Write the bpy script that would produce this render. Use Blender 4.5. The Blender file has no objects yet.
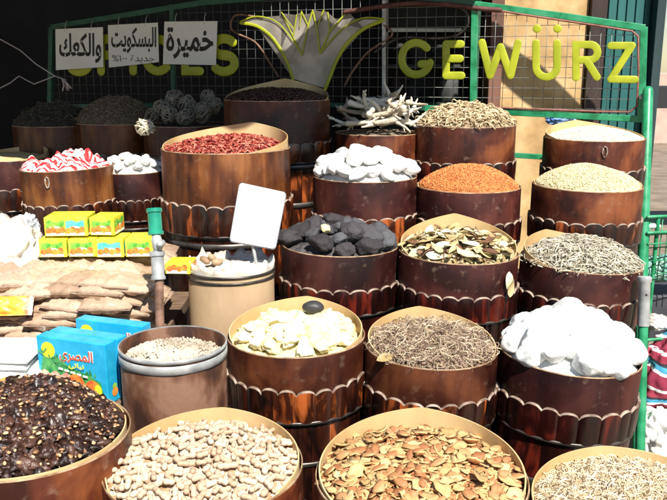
import bpy, bmesh, math, random
import numpy as np
from mathutils import Vector, Matrix, Euler, noise

random.seed(7)
RNG = np.random.default_rng(11)
PI = math.pi
scene = bpy.context.scene
COL = scene.collection

# ------------------------------------------------------------------ camera frame
F = 780.0
PITCH = math.radians(13.0)
CAM = Vector((0, 0, 2.0))
FWD = Vector((0, math.cos(PITCH), -math.sin(PITCH)))
UPV = Vector((0, math.sin(PITCH), math.cos(PITCH)))
RGT = Vector((1, 0, 0))


def ray(px, py):
    return FWD + RGT * ((px - 333.5) / F) + UPV * ((250 - py) / F)


def U(px, py, z):
    return CAM + ray(px, py) * z


def on_plane(px, py, p0, n):
    r = ray(px, py)
    return CAM + r * ((p0 - CAM).dot(n) / r.dot(n))


# ------------------------------------------------------------------ helpers
def tag(o, label=None, cat=None, group=None, kind=None):
    if label: o['label'] = label
    if cat: o['category'] = cat
    if group: o['group'] = group
    if kind: o['kind'] = kind
    return o


def link(name, me, mat=None, parent=None, smooth=None):
    o = bpy.data.objects.new(name, me)
    COL.objects.link(o)
    if mat is not None:
        for m in (mat if isinstance(mat, (list, tuple)) else [mat]):
            me.materials.append(m)
    if parent: o.parent = parent
    if smooth is not None:
        me.polygons.foreach_set('use_smooth', [smooth] * len(me.polygons))
    return o


def empty(name, loc=(0, 0, 0), rot=(0, 0, 0)):
    o = bpy.data.objects.new(name, None)
    o.empty_display_size = .05
    COL.objects.link(o)
    o.location = loc
    o.rotation_euler = rot
    return o


class MB:
    """Collects verts / faces, then links them as one mesh."""
    def __init__(s):
        s.v = []; s.f = []; s.mi = []; s.cur = 0; s.sm = []; s.s = False

    def add(s, vs, fs, mi=None, smooth=None):
        b = len(s.v)
        s.v += [tuple(v) for v in vs]
        s.f += [tuple(i + b for i in f) for f in fs]
        s.mi += [s.cur if mi is None else mi] * len(fs)
        s.sm += [s.s if smooth is None else smooth] * len(fs)

    def box(s, c, d, M=None, mi=None, bev=0.0):
        x, y, z = d[0] / 2, d[1] / 2, d[2] / 2
        if bev:
            bm = bmesh.new()
            bmesh.ops.create_cube(bm, size=1)
            for v in bm.verts: v.co = Vector((v.co.x * d[0], v.co.y * d[1], v.co.z * d[2]))
            bmesh.ops.bevel(bm, geom=bm.edges[:], offset=bev, segments=2, affect='EDGES', profile=.5)
            bm.verts.index_update()
            vs = [v.co.copy() for v in bm.verts]
            fs = [[v.index for v in f.verts] for f in bm.faces]
            bm.free()
        else:
            vs = [Vector(p) for p in ((-x, -y, -z), (x, -y, -z), (x, y, -z), (-x, y, -z), (-x, -y, z), (x, -y, z), (x, y, z), (-x, y, z))]
            fs = [(0, 3, 2, 1), (4, 5, 6, 7), (0, 1, 5, 4), (1, 2, 6, 5), (2, 3, 7, 6), (3, 0, 4, 7)]
        c = Vector(c)
        vs = [(M @ v if M else v) + c for v in vs]
        s.add(vs, fs, mi)

    def tube(s, pts, rad, n=8, mi=None, flat=None, cap='round'):
        """flat=(normal, factor): squash along normal"""
        pts = [Vector(p) for p in pts]
        rads = rad if isinstance(rad, (list, tuple)) else [rad] * len(pts)
        P, R_ = [], []
        # rounded caps by extra rings
        d0 = (pts[1] - pts[0]).normalized(); d1 = (pts[-1] - pts[-2]).normalized()
        if cap == 'round':
            for a in (85, 60, 30):
                P.append(pts[0] - d0 * rads[0] * math.sin(math.radians(a))); R_.append(rads[0] * math.cos(math.radians(a)))
        P += pts; R_ += list(rads)
        if cap == 'round':
            for a in (30, 60, 85):
                P.append(pts[-1] + d1 * rads[-1] * math.sin(math.radians(a))); R_.append(rads[-1] * math.cos(math.radians(a)))
        vs, fs = [], []
        t0 = (P[1] - P[0]).normalized()
        ref = flat[0] if flat else (Vector((0, 0, 1)) if abs(t0.z) < .9 else Vector((1, 0, 0)))
        nv = (ref - t0 * ref.dot(t0)).normalized()
        for i, p in enumerate(P):
            if i == 0: t = t0
            elif i == len(P) - 1: t = (P[i] - P[i - 1]).normalized()
            else: t = ((P[i + 1] - P[i]).normalized() + (P[i] - P[i - 1]).normalized()).normalized()
            if flat:
                nv = flat[0]; bv = t.cross(nv).normalized()
            else:
                nv = (nv - t * nv.dot(t)).normalized(); bv = t.cross(nv)
            mi_ = 1.0
            if 0 < i < len(P) - 1:
                a = (P[i + 1] - P[i]).normalized(); b = (P[i] - P[i - 1]).normalized()
                cs = max(.7, math.sqrt(max(0, (1 + a.dot(b)) / 2)))
                mi_ = 1 / cs if flat else 1.0
            for k in range(n):
                a = 2 * PI * k / n
                fn = R_[i] * math.cos(a) * (flat[1] if flat else 1)
                vs.append(p + nv * fn + bv * (R_[i] * mi_ * math.sin(a)))
        for i in range(len(P) - 1):
            for k in range(n):
                k2 = (k + 1) % n
                fs.append((i * n + k, i * n + k2, (i + 1) * n + k2, (i + 1) * n + k))
        fs.append(tuple(range(n))[::-1]); fs.append(tuple((len(P) - 1) * n + k for k in range(n)))
        s.add(vs, fs, mi, True)

    def shell(s, prof, nseg, mi=None, closed=True, smooth=True, mis=None, cen=(0, 0)):
        """prof(theta)->list of (r,z); swept round the axis."""
        vs, fs, m = [], [], 0
        rows = []
        for i in range(nseg):
            a = 2 * PI * i / nseg
            pr = prof(a)
            m = len(pr)
            for r, z in pr: vs.append((cen[0] + r * math.cos(a), cen[1] + r * math.sin(a), z))
        kk = m if closed else m - 1
        mm = []
        for i in range(nseg):
            j = (i + 1) % nseg
            for k in range(kk):
                k2 = (k + 1) % m
                fs.append((i * m + k, j * m + k, j * m + k2, i * m + k2))
                mm.append(mis[k] if mis else (s.cur if mi is None else mi))
        b = len(s.v)
        s.v += vs; s.f += [tuple(i + b for i in f) for f in fs]; s.mi += mm; s.sm += [smooth] * len(fs)

    def build(s, name, mat, parent=None, auto=None):
        me = bpy.data.meshes.new(name)
        me.from_pydata([tuple(v) for v in s.v], [], s.f)
        for m in (mat if isinstance(mat, (list, tuple)) else [mat]): me.materials.append(m)
        me.polygons.foreach_set('material_index', s.mi)
        me.polygons.foreach_set('use_smooth', s.sm)
        me.update()
        if auto:
            me.polygons.foreach_set('use_smooth', [True] * len(me.polygons))
            try: me.set_sharp_from_angle(angle=math.radians(auto))
            except Exception: pass
        return link(name, me, None, parent)


def fix_normals(o):
    bm = bmesh.new(); bm.from_mesh(o.data)
    bmesh.ops.recalc_face_normals(bm, faces=bm.faces[:])
    bm.to_mesh(o.data); bm.free()
    return o


# ------------------------------------------------------------------ materials
def mat_base(name):
    m = bpy.data.materials.new(name); m.use_nodes = True
    nt = m.node_tree; b = nt.nodes['Principled BSDF']
    return m, nt, b


def N(nt, t, **kw):
    n = nt.nodes.new(t)
    for k, v in kw.items():
        if k.startswith('i_'): n.inputs[k[2:].replace('_', ' ')].default_value = v
        else: setattr(n, k, v)
    return n


def ramp(nt, stops, interp='LINEAR'):
    r = nt.nodes.new('ShaderNodeValToRGB')
    r.color_ramp.interpolation = interp
    e = r.color_ramp.elements
    while len(e) < len(stops): e.new(.5)
    for q, (p, c) in zip(e, stops):
        q.position = p; q.color = (*c, 1)
    return r


def mnoise(name, c1, c2, scale=8, rough=.6, stretch=(1, 1, 1), detail=5, bump=.2, bscale=None, c3=None, spec=.5, metal=0, coord='Object',
           rand=None, coat=0, lo=.35, hi=.65, sheen=0, bdist=.004, trans=0):
    """noise-mixed colours + bump; rand = 'island' or 'object' adds per-piece tone."""
    m, nt, b = mat_base(name)
    L = nt.links.new
    tc = N(nt, 'ShaderNodeTexCoord'); mp = N(nt, 'ShaderNodeMapping'); mp.inputs['Scale'].default_value = stretch
    L(tc.outputs[coord], mp.inputs['Vector'])
    nz = N(nt, 'ShaderNodeTexNoise'); nz.inputs['Scale'].default_value = scale; nz.inputs['Detail'].default_value = detail
    L(mp.outputs[0], nz.inputs['Vector'])
    st = [(lo, c1), (hi, c2)] if c3 is None else [(lo, c1), ((lo + hi) / 2, c2), (hi, c3)]
    fac = nz.outputs['Fac']
    if rand:
        src = N(nt, 'ShaderNodeNewGeometry').outputs['Random Per Island'] if rand == 'island' else N(nt, 'ShaderNodeObjectInfo').outputs['Random']
        mx = N(nt, 'ShaderNodeMix'); mx.data_type = 'FLOAT'; mx.inputs[0].default_value = .72
        L(fac, mx.inputs[2]); L(src, mx.inputs[3]); fac = mx.outputs[0]
        st = [(.12, c1), (.88, c2)] if c3 is None else [(.12, c1), (.5, c2), (.88, c3)]
    r = ramp(nt, st); L(fac, r.inputs[0]); L(r.outputs[0], b.inputs['Base Color'])
    b.inputs['Roughness'].default_value = rough
    b.inputs['Metallic'].default_value = metal
    b.inputs['Specular IOR Level'].default_value = spec
    b.inputs['Coat Weight'].default_value = coat
    b.inputs['Coat Roughness'].default_value = .12
    if bump:
        n2 = N(nt, 'ShaderNodeTexNoise'); n2.inputs['Scale'].default_value = bscale or scale * 3; n2.inputs['Detail'].default_value = 6
        L(mp.outputs[0], n2.inputs['Vector'])
        bp = N(nt, 'ShaderNodeBump'); bp.inputs['Strength'].default_value = bump; bp.inputs['Distance'].default_value = bdist
        L(n2.outputs['Fac'], bp.inputs['Height']); L(bp.outputs[0], b.inputs['Normal'])
    return m


def plain(name, c, rough=.6, metal=0, spec=.5):
    m, nt, b = mat_base(name)
    b.inputs['Base Color'].default_value = (*c, 1); b.inputs['Roughness'].default_value = rough
    b.inputs['Metallic'].default_value = metal; b.inputs['Specular IOR Level'].default_value = spec
    return m


def wood_collar(name, dark, mid, light, rough=.38, sc=5):
    """varnished sheet-wood collar: vertical figure, cloudy stain, scuffs, dust."""
    m, nt, b = mat_base(name); L = nt.links.new
    tc = N(nt, 'ShaderNodeTexCoord'); oi = N(nt, 'ShaderNodeObjectInfo')
    ad = N(nt, 'ShaderNodeVectorMath', operation='ADD'); sc_ = N(nt, 'ShaderNodeVectorMath', operation='SCALE')
    cx = N(nt, 'ShaderNodeCombineXYZ'); L(oi.outputs['Random'], cx.inputs[0]); L(oi.outputs['Random'], cx.inputs[2])
    L(cx.outputs[0], sc_.inputs[0]); sc_.inputs['Scale'].default_value = 40
    L(tc.outputs['Object'], ad.inputs[0]); L(sc_.outputs[0], ad.inputs[1])
    mp = N(nt, 'ShaderNodeMapping'); mp.inputs['Scale'].default_value = (1, 1, .18); L(ad.outputs[0], mp.inputs[0])
    g = N(nt, 'ShaderNodeTexNoise'); g.inputs['Scale'].default_value = sc * 6; g.inputs['Detail'].default_value = 7; L(mp.outputs[0], g.inputs['Vector'])
    cl = N(nt, 'ShaderNodeTexNoise'); cl.inputs['Scale'].default_value = sc; cl.inputs['Detail'].default_value = 4; cl.inputs['Distortion'].default_value = .6
    L(ad.outputs[0], cl.inputs['Vector'])
    mx = N(nt, 'ShaderNodeMix'); mx.data_type = 'FLOAT'; mx.inputs[0].default_value = .2 if sc > 4 else .5
    L(cl.outputs['Fac'], mx.inputs[2]); L(g.outputs['Fac'], mx.inputs[3])
    r = ramp(nt, [(.38, dark), (.5, mid), (.64, light)]); L(mx.outputs[0], r.inputs[0])
    # dusty scuffs
    sn = N(nt, 'ShaderNodeTexNoise'); sn.inputs['Scale'].default_value = 34; sn.inputs['Detail'].default_value = 8; L(ad.outputs[0], sn.inputs['Vector'])
    sr = ramp(nt, [(.60, (0, 0, 0)), (.80, (.5, .5, .5))]); L(sn.outputs['Fac'], sr.inputs[0])
    mc = N(nt, 'ShaderNodeMix'); mc.data_type = 'RGBA'; L(sr.outputs[0], mc.inputs[0]); L(r.outputs[0], mc.inputs[6]); mc.inputs[7].default_value = (.20, .13, .09, 1)
    hv = N(nt, 'ShaderNodeHueSaturation'); vr = N(nt, 'ShaderNodeMapRange'); vr.inputs[3].default_value = .7; vr.inputs[4].default_value = 1.45
    L(oi.outputs['Random'], vr.inputs[0]); L(vr.outputs[0], hv.inputs['Value']); L(mc.outputs[2], hv.inputs['Color'])
    L(hv.outputs[0], b.inputs['Base Color'])
    b.inputs['Specular IOR Level'].default_value = .38
    rr = N(nt, 'ShaderNodeMapRange'); rr.inputs[3].default_value = rough - .1; rr.inputs[4].default_value = rough + .3; L(cl.outputs['Fac'], rr.inputs[0]); L(rr.outputs[0], b.inputs['Roughness'])
    bp = N(nt, 'ShaderNodeBump'); bp.inputs['Strength'].default_value = .25; bp.inputs['Distance'].default_value = .004
    L(mx.outputs[0], bp.inputs['Height']); L(bp.outputs[0], b.inputs['Normal'])
    return m


def stave_mat(name, dark, mid, glow, n=24):
    """glossy stained staves with flame-shaped orange highlights painted into the colour, tone differing per stave (angle)."""
    m, nt, b = mat_base(name); L = nt.links.new
    tc = N(nt, 'ShaderNodeTexCoord'); oi = N(nt, 'ShaderNodeObjectInfo')
    sx = N(nt, 'ShaderNodeSeparateXYZ'); L(tc.outputs['Object'], sx.inputs[0])
    at = N(nt, 'ShaderNodeMath', operation='ARCTAN2'); L(sx.outputs[1], at.inputs[0]); L(sx.outputs[0], at.inputs[1])
    mu = N(nt, 'ShaderNodeMath', operation='MULTIPLY'); L(at.outputs[0], mu.inputs[0]); mu.inputs[1].default_value = n / (2 * PI)
    fl = N(nt, 'ShaderNodeMath', operation='FLOOR'); L(mu.outputs[0], fl.inputs[0])
    cb = N(nt, 'ShaderNodeCombineXYZ'); L(fl.outputs[0], cb.inputs[0]); L(oi.outputs['Random'], cb.inputs[1])
    wn = N(nt, 'ShaderNodeTexWhiteNoise', noise_dimensions='3D'); L(cb.outputs[0], wn.inputs['Vector'])
    ad = N(nt, 'ShaderNodeVectorMath', operation='MULTIPLY_ADD'); L(wn.outputs['Color'], ad.inputs[0]); ad.inputs[1].default_value = (9, 9, 9); L(tc.outputs['Object'], ad.inputs[2])
    mp = N(nt, 'ShaderNodeMapping'); mp.inputs['Scale'].default_value = (1, 1, .35); L(ad.outputs[0], mp.inputs[0])
    nz = N(nt, 'ShaderNodeTexNoise'); nz.inputs['Scale'].default_value = 22; nz.inputs['Detail'].default_value = 6; nz.inputs['Distortion'].default_value = .8; L(mp.outputs[0], nz.inputs['Vector'])
    fine = N(nt, 'ShaderNodeTexNoise'); fine.inputs['Scale'].default_value = 120; fine.inputs['Detail'].default_value = 4
    mp2 = N(nt, 'ShaderNodeMapping'); mp2.inputs['Scale'].default_value = (1, 1, .08); L(ad.outputs[0], mp2.inputs[0]); L(mp2.outputs[0], fine.inputs['Vector'])
    a1 = N(nt, 'ShaderNodeMath', operation='MULTIPLY_ADD'); L(wn.outputs['Value'], a1.inputs[0]); a1.inputs[1].default_value = .26; L(nz.outputs['Fac'], a1.inputs[2])
    a2 = N(nt, 'ShaderNodeMath', operation='MULTIPLY_ADD'); L(fine.outputs['Fac'], a2.inputs[0]); a2.inputs[1].default_value = .18; L(a1.outputs[0], a2.inputs[2])
    r = ramp(nt, [(.55, dark), (.80, mid), (.97, glow)]); L(a2.outputs[0], r.inputs[0]); L(r.outputs[0], b.inputs['Base Color'])
    b.inputs['Roughness'].default_value = .3; b.inputs['Coat Weight'].default_value = .25; b.inputs['Coat Roughness'].default_value = .15
    bp = N(nt, 'ShaderNodeBump'); bp.inputs['Strength'].default_value = .3; bp.inputs['Distance'].default_value = .003
    L(a2.outputs[0], bp.inputs['Height']); L(bp.outputs[0], b.inputs['Normal'])
    return m


M = {}
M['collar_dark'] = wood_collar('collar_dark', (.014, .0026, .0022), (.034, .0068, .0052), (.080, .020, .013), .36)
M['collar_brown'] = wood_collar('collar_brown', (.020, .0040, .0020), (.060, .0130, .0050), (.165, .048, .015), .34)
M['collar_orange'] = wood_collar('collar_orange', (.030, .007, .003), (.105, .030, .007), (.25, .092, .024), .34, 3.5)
M['liner'] = mnoise('veneer_liner', (.52, .34, .15), (.72, .54, .29), 5, .55, (1, 1, .3), 6, .12, 40, spec=.3)
M['liner_dull'] = mnoise('veneer_dull', (.16, .11, .07), (.26, .19, .13), 5, .7, (1, 1, .3), 6, .12, 40, spec=.3)
M['rim'] = mnoise('rim_edge', (.22, .12, .06), (.5, .36, .22), 30, .5)
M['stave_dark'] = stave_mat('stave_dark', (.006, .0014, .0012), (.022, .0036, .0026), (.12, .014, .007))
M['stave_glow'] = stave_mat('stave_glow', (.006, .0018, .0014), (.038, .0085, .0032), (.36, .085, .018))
M['worn_lit'] = mnoise('worn_lit_edge', (.10, .055, .035), (.40, .31, .24), 26, .5, bump=.1)  # worn wood, with the sunlit highlight of the stave tops put into its colour
M['iron'] = mnoise('iron_hoop', (.05, .042, .038), (.16, .14, .125), 18, .4, metal=.75, bump=.1)
M['zinc'] = mnoise('zinc', (.30, .31, .31), (.50, .51, .50), 22, .42, metal=.3, bump=.12)
M['rust'] = mnoise('rust', (.10, .05, .03), (.27, .15, .10), 30, .7, bump=.3)
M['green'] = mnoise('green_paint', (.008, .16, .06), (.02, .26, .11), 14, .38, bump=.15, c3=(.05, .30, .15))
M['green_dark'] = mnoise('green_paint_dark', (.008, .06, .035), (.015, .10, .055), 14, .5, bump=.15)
M['lime'] = mnoise('lime_paint', (.30, .34, .010), (.42, .45, .02), 9, .45, bump=.05)
M['wire'] = plain('wire', (.22, .23, .21), .45, .6)
M['paper'] = mnoise('paper', (.76, .76, .73), (.84, .84, .81), 4, .7, bump=.06)
M['black_ink'] = plain('black_ink', (.012, .012, .012), .6)
M['white'] = plain('white_board', (.85, .85, .85), .4)
M['kraft'] = mnoise('kraft_bags', (.33, .215, .14), (.46, .325, .225), 16, .30, bump=.9, bscale=26, rand='object', c3=(.53, .40, .29), bdist=.010, coat=.5)
M['kraft_edge'] = mnoise('kraft_edges', (.30, .18, .12), (.48, .32, .22), 20, .6, bump=.3)
M['black'] = plain('shop_black', (.012, .011, .011), .8)

# ------------------------------------------------------------------ world, sun, camera
w = bpy.data.worlds.new('World'); scene.world = w; w.use_nodes = True
nt = w.node_tree
bg = nt.nodes['Background']
sky = nt.nodes.new('ShaderNodeTexSky'); sky.sky_type = 'NISHITA'; sky.sun_disc = False
SUN = Vector((.30, -.75, 1.0)).normalized()
elev = math.asin(SUN.z); az = math.atan2(SUN.x, SUN.y)
sky.sun_elevation = elev; sky.sun_rotation = az; sky.dust_density = .25; sky.air_density = 1.2; sky.ozone_density = 1.6
nt.links.new(sky.outputs[0], bg.inputs[0]); bg.inputs[1].default_value = .062
sl = bpy.data.lights.new('sun', 'SUN'); sl.energy = 4.8; sl.angle = math.radians(.53); sl.color = (1, .95, .87)
so = bpy.data.objects.new('sun', sl); COL.objects.link(so)
so.rotation_euler = SUN.to_track_quat('Z', 'Y').to_euler()
cd = bpy.data.cameras.new('camera'); cam = bpy.data.objects.new('camera', cd); COL.objects.link(cam)
cam.location = CAM; cam.rotation_euler = (PI / 2 - PITCH, 0, 0)
cd.sensor_width = 36; cd.lens = F / 667 * 36; cd.clip_end = 4000; cd.clip_start = .05
scene.camera = cam
scene.view_settings.view_transform = 'Standard'; scene.view_settings.look = 'None'
scene.view_settings.exposure = .86; scene.view_settings.gamma = 1; scene.view_settings.use_curve_mapping = False
scene.cycles.max_bounces = 6; scene.cycles.sample_clamp_indirect = 6
scene.cycles.use_denoising = True
scene.cycles.caustics_reflective = False; scene.cycles.caustics_refractive = False

# ------------------------------------------------------------------ barrels
BAR = {}


def make_barrel(key, label, cx, cy, hw, R, zbot, collar='collar_dark', stave='stave_glow', ch=.105, rh=.10, peak=0.0, pang=90, pw=95,
                liner='liner', tilt=(0, 0), hoops=(), n=24, group='wooden barrels of goods', handle=False, bring=1.036, liner_drop=None):
    zc = F * R / hw
    rim = U(cx, cy, zc)
    H = rim.z - zbot
    q = Euler((math.radians(tilt[0]), math.radians(tilt[1]), 0)).to_matrix()
    base = rim - q @ Vector((0, 0, H))
    spin = random.uniform(0, .26)
    root = empty('barrel', base, (math.radians(tilt[0]), math.radians(tilt[1]), 0))
    tag(root, label, 'barrel', group)
    zs = H - ch                                # top of the staves
    # --- body staves
    mb = MB()
    rb = R * bring - .008

    def body(a):
        s_ = abs(((a + spin) * n / (2 * PI)) % 1 - .5) * 2
        g = -.005 * max(0, (s_ - .82) / .18) ** 1.5
        out = []
        zt = zs - rh * .55
        for k in range(9):
            t = k / 8
            z = zt * (1 - t)
            r = rb * (.985 + .012 * math.sin(PI * (1 - t)) - .10 * t ** 1.6)
            out.append((r + g, z))
        out.append((out[-1][0] - .02, 0.0)); out.append((rb * .93 - .02, zt - .004))
        return out
    mb.shell(body, n * 8)
    mb.build('stave_body', M[stave], root)
    # --- scalloped ring of short staves
    rnd = [random.uniform(-.0035, .0035) for _ in range(n)]
    wid = [random.uniform(.82, 1.18) for _ in range(n)]
    tot = sum(wid); edges = [0]
    for x in wid: edges.append(edges[-1] + x / tot * 2 * PI)
    mb = MB(); ns = n * 12

    def ring(a):
        i = 0
        while i < n - 1 and edges[i + 1] < a: i += 1
        u = (a - edges[i]) / (edges[i + 1] - edges[i]) * 2 - 1
        u = max(-1, min(1, u))
        sc = math.sqrt(max(0, 1 - abs(u) ** 2.3))
        z = zs + rnd[i] - (1 - sc) * .019
        bul = .0025 * (1 - u * u) - (.0025 if abs(u) > .95 else 0)
        ro = R * bring + bul; ri = R + .0015
        zb = zs - rh
        return [(ri, zb), (ro * .985, zb), (ro * .995, zb + rh * .4), (ro, z - .0035), (ro - .0008, z - .001), (ro - .003, z), (ri, z + .0005)]
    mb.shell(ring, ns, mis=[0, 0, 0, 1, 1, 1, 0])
    mb.build('scalloped_stave_ring', [M[stave], M['worn_lit']], root, auto=50)
    # --- collar
    mb = MB()
    mb.shell(lambda a: [(R - .004, zs - .05), (R, zs - .05), (R, H - .003), (R - .001, H), (R - .003, H), (R - .004, H - .003)], 96, mis=[0, 0, 1, 1, 1, 0])
    mb.build('collar', [M[collar], M['rim']], root, auto=60)
    # --- hoops
    hs = [(zs - rh + .001, .006, R * bring * .985 + .002)] + [(z_, w_, None) for z_, w_ in hoops]
    for z_, w_, rr in hs:
        zz = z_ if rr else zs - z_
        t = 1 - zz / max(.01, zs - rh * .55)
        r_ = rr or rb * (.985 + .012 * math.sin(PI * (1 - t)) - .10 * t ** 1.6) + .0025
        mb = MB()
        mb.shell(lambda a: [(r_ - .004, zz - w_), (r_, zz - w_ + .001), (r_ + .0008, zz), (r_, zz + w_ - .001), (r_ - .004, zz + w_)], 96)
        mb.build('hoop', M['iron'], root)
    # --- liner
    if peak > 0:
        pa = math.radians(pang); pr = math.radians(pw)
        mb = MB(); Rl = R - .007

        def lin(a):
            d = abs((a - pa + PI) % (2 * PI) - PI)
            h = peak * max(0, 1 - d / pr) ** 1.0 + .001
            hz = H + h if d < pr else H - .008
            rr = Rl - (.0 if d > pr else .004 * h / peak)
            return [(Rl - .003, H - .09), (Rl, H - .09), (rr, hz), (rr - .003, hz)]
        mb.shell(lin, 128)
        mb.build('veneer_liner', M[liner], root, auto=50)
    if handle:
        mb = MB()
        a0 = math.radians(-96)
        pts = [Vector((math.cos(a0 + dx) * (R + .004), math.sin(a0 + dx) * (R + .004), H - .03 - dz)) for dx, dz in ((-.03, 0), (-.045, .02), (-.03, .04), (.0, .046), (.03, .04), (.045, .02), (.03, 0), (0, -.006), (-.03, 0))]
        mb.tube(pts, .004, 6, cap='none')
        mb.build('handle', M['worn_lit'], root)
    BAR[key] = dict(c=rim, R=R, zc=zc, root=root, q=q)
    return BAR[key]


def heap(key, name, label, hh, mat, depth=.012, power=.8, noise_amp=.004, noise_sc=30, cat=None, kind='stuff', nr=34, na=110, off=(0, 0), edge=None, base_only=False):
    b = BAR[key]; R = b['R'] - .009; c = b['c']; q = b['q']; sd = random.random() * 50

    def hz(x, y):
        r = min(1, math.hypot(x - off[0] * (1 - math.hypot(x, y) / R), y - off[1] * (1 - math.hypot(x, y) / R)) / R)
        h = hh * (1 - r * r) ** power if hh else 0
        h += noise_amp * .0 + hh * .16 * noise.noise(Vector((x * 9 + sd, y * 9, 0))) * (1 - r)
        return -depth + h

    def nzz(x, y):
        return noise_amp * noise.noise(Vector((x * noise_sc + sd, y * noise_sc, 3))) + noise_amp * .6 * noise.noise(Vector((x * noise_sc * 2.7 + sd, y * noise_sc * 2.7, 9)))
    vs = [(0, 0, hz(0, 0))]; fs = []
    for i in range(1, nr + 1):
        r = R * i / nr
        for k in range(na):
            a = 2 * PI * k / na
            x, y = r * math.cos(a), r * math.sin(a)
            vs.append((x, y, hz(x, y) + nzz(x, y)))
    for k in range(na):
        fs.append((0, 1 + k, 1 + (k + 1) % na))
    for i in range(nr - 1):
        for k in range(na):
            k2 = (k + 1) % na
            fs.append((1 + i * na + k, 1 + (i + 1) * na + k, 1 + (i + 1) * na + k2, 1 + i * na + k2))
    # closed underside
    bi = len(vs)
    for k in range(na):
        a = 2 * PI * k / na
        vs.append((R * math.cos(a), R * math.sin(a), -depth - .05))
    for k in range(na):
        k2 = (k + 1) % na
        fs.append((1 + (nr - 1) * na + k, bi + k, bi + k2, 1 + (nr - 1) * na + k2))
    fs.append(tuple(bi + k for k in range(na))[::-1])
    mb = MB(); mb.add(vs, fs, smooth=True)
    o = mb.build(name, mat)
    o.location = c; o.rotation_euler = q.to_euler()
    if label: tag(o, label, cat, kind=kind)
    b['hz'] = hz; b['heap'] = o; b['Ri'] = R
    return o


def surf_point(b, rmax=1.0, r0=0):
    """random point on the heap, world position and normal"""
    R = b['Ri']
    r = R * math.sqrt(random.uniform(r0 * r0, rmax * rmax)); a = random.uniform(0, 2 * PI)
    return surf_at(b, r * math.cos(a), r * math.sin(a))


def surf_at(b, x, y):
    hz = b['hz']; e = .01
    R = b['Ri']
    def h(x, y):
        return hz(x, y)
    k = max(1, math.hypot(x, y) / (R * .97)); x /= k; y /= k
    n = Vector((-(h(x + e, y) - h(x - e, y)) / (2 * e), -(h(x, y + e) - h(x, y - e)) / (2 * e), 1)).normalized()
    return Vector((x, y, h(x, y))), n


def merge_bits(key, name, protos, count, mat, label, cat, size=(1, 1), lift=(0, .004), tiltmax=.5, rmax=.97, kind='stuff', align=True, parent=None, r0=0):
    """many uncountable bits on a heap, one mesh in heap coordinates"""
    b = BAR[key]
    VV, FF, SM = [], [], []
    base = 0
    for i in range(count):
        pv, pf = protos[i % len(protos)]
        p, n = surf_point(b, rmax, r0)
        s_ = random.uniform(*size)
        t = Vector((random.gauss(0, tiltmax), random.gauss(0, tiltmax), 1)).normalized()
        nn = (n + t * .8).normalized() if align else t
        Q = nn.to_track_quat('Z', 'Y').to_matrix() @ Matrix.Rotation(random.uniform(0, 2 * PI), 3, 'Z')
        A = np.array(Q) * s_
        p = p + n * random.uniform(*lift)
        VV.append(pv @ A.T + np.array(p)); FF.append(pf + base); base += len(pv)
    V = np.concatenate(VV); Fc = np.concatenate(FF)
    me = bpy.data.meshes.new(name)
    me.vertices.add(len(V)); me.vertices.foreach_set('co', V.astype(np.float32).ravel())
    k = Fc.shape[1]
    me.loops.add(Fc.size); me.loops.foreach_set('vertex_index', Fc.astype(np.int32).ravel())
    me.polygons.add(len(Fc)); me.polygons.foreach_set('loop_start', np.arange(0, Fc.size, k, dtype=np.int32))
    me.update(calc_edges=True); me.validate()
    o = link(name, me, mat, smooth=True)
    if parent is not None:
        o.parent = parent
    else:
        o.location = b['c']; o.rotation_euler = b['q'].to_euler()
        tag(o, label, cat, kind=kind)
    return o


def np_proto(vs, fs):
    return (np.array([tuple(v) for v in vs], dtype=float), np.array(fs, dtype=int))


def stick_proto(L=.03, r=.0015, n=4, seg=3, bend=.2, taper=.6):
    vs, fs = [], []
    bx, by = random.uniform(-bend, bend) * L, random.uniform(-bend, bend) * L
    for i in range(seg + 1):
        t = i / seg
        x = (t - .5) * L
        rr = r * (1 - taper * abs(2 * t - 1) ** 2)
        k = 1 - (2 * t - 1) ** 2
        for j in range(n):
            a = 2 * PI * j / n
            vs.append((x, by * k + rr * math.cos(a), bx * k + rr * math.sin(a)))
    for i in range(seg):
        for j in range(n):
            j2 = (j + 1) % n
            fs.append((i * n + j, i * n + j2, (i + 1) * n + j2, (i + 1) * n + j))
    return np_proto(vs, fs)


def flake_proto(L=.03, W=.015, curl=.3, nx=4, ny=3, pointed=True):
    vs, fs = [], []
    c1, c2 = random.uniform(-curl, curl), random.uniform(-curl, curl)
    for i in range(nx + 1):
        t = i / nx * 2 - 1
        wd = W * (math.sqrt(max(0, 1 - t * t * .97)) if pointed else 1) * random.uniform(.85, 1.1)
        for j in range(ny + 1):
            u = j / ny * 2 - 1
            vs.append((t * L / 2, u * wd / 2, c1 * L * t * t + c2 * W * u * u + random.gauss(0, .03) * W))
    for i in range(nx):
        for j in range(ny):
            a = i * (ny + 1) + j
            fs.append((a, a + ny + 1, a + ny + 2, a + 1))
    return np_proto(vs, fs)


def rock_mesh(name, sx, sy, sz, amp=.25, sc=1.6, sub=3, facet=0, fine=.03, seed=0):
    bm = bmesh.new(); bmesh.ops.create_icosphere(bm, subdivisions=sub, radius=1)
    pl = [(Vector((random.gauss(0, 1), random.gauss(0, 1), random.gauss(0, 1))).normalized(), random.uniform(.62, .85)) for _ in range(facet)]
    for v in bm.verts:
        p = v.co.copy()
        d = 1 + amp * noise.noise(p * sc + Vector((seed * 7.3, 0, 0))) + fine * noise.noise(p * 6 + Vector((seed, 5, 0)))
        p = p * d
        for nn, dd in pl:
            e = p.dot(nn) - dd
            if e > 0: p -= nn * e * .9
        v.co = Vector((p.x * sx, p.y * sy, p.z * sz))
    me = bpy.data.meshes.new(name); bm.to_mesh(me); bm.free()
    me.polygons.foreach_set('use_smooth', [True] * len(me.polygons))
    return me


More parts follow.
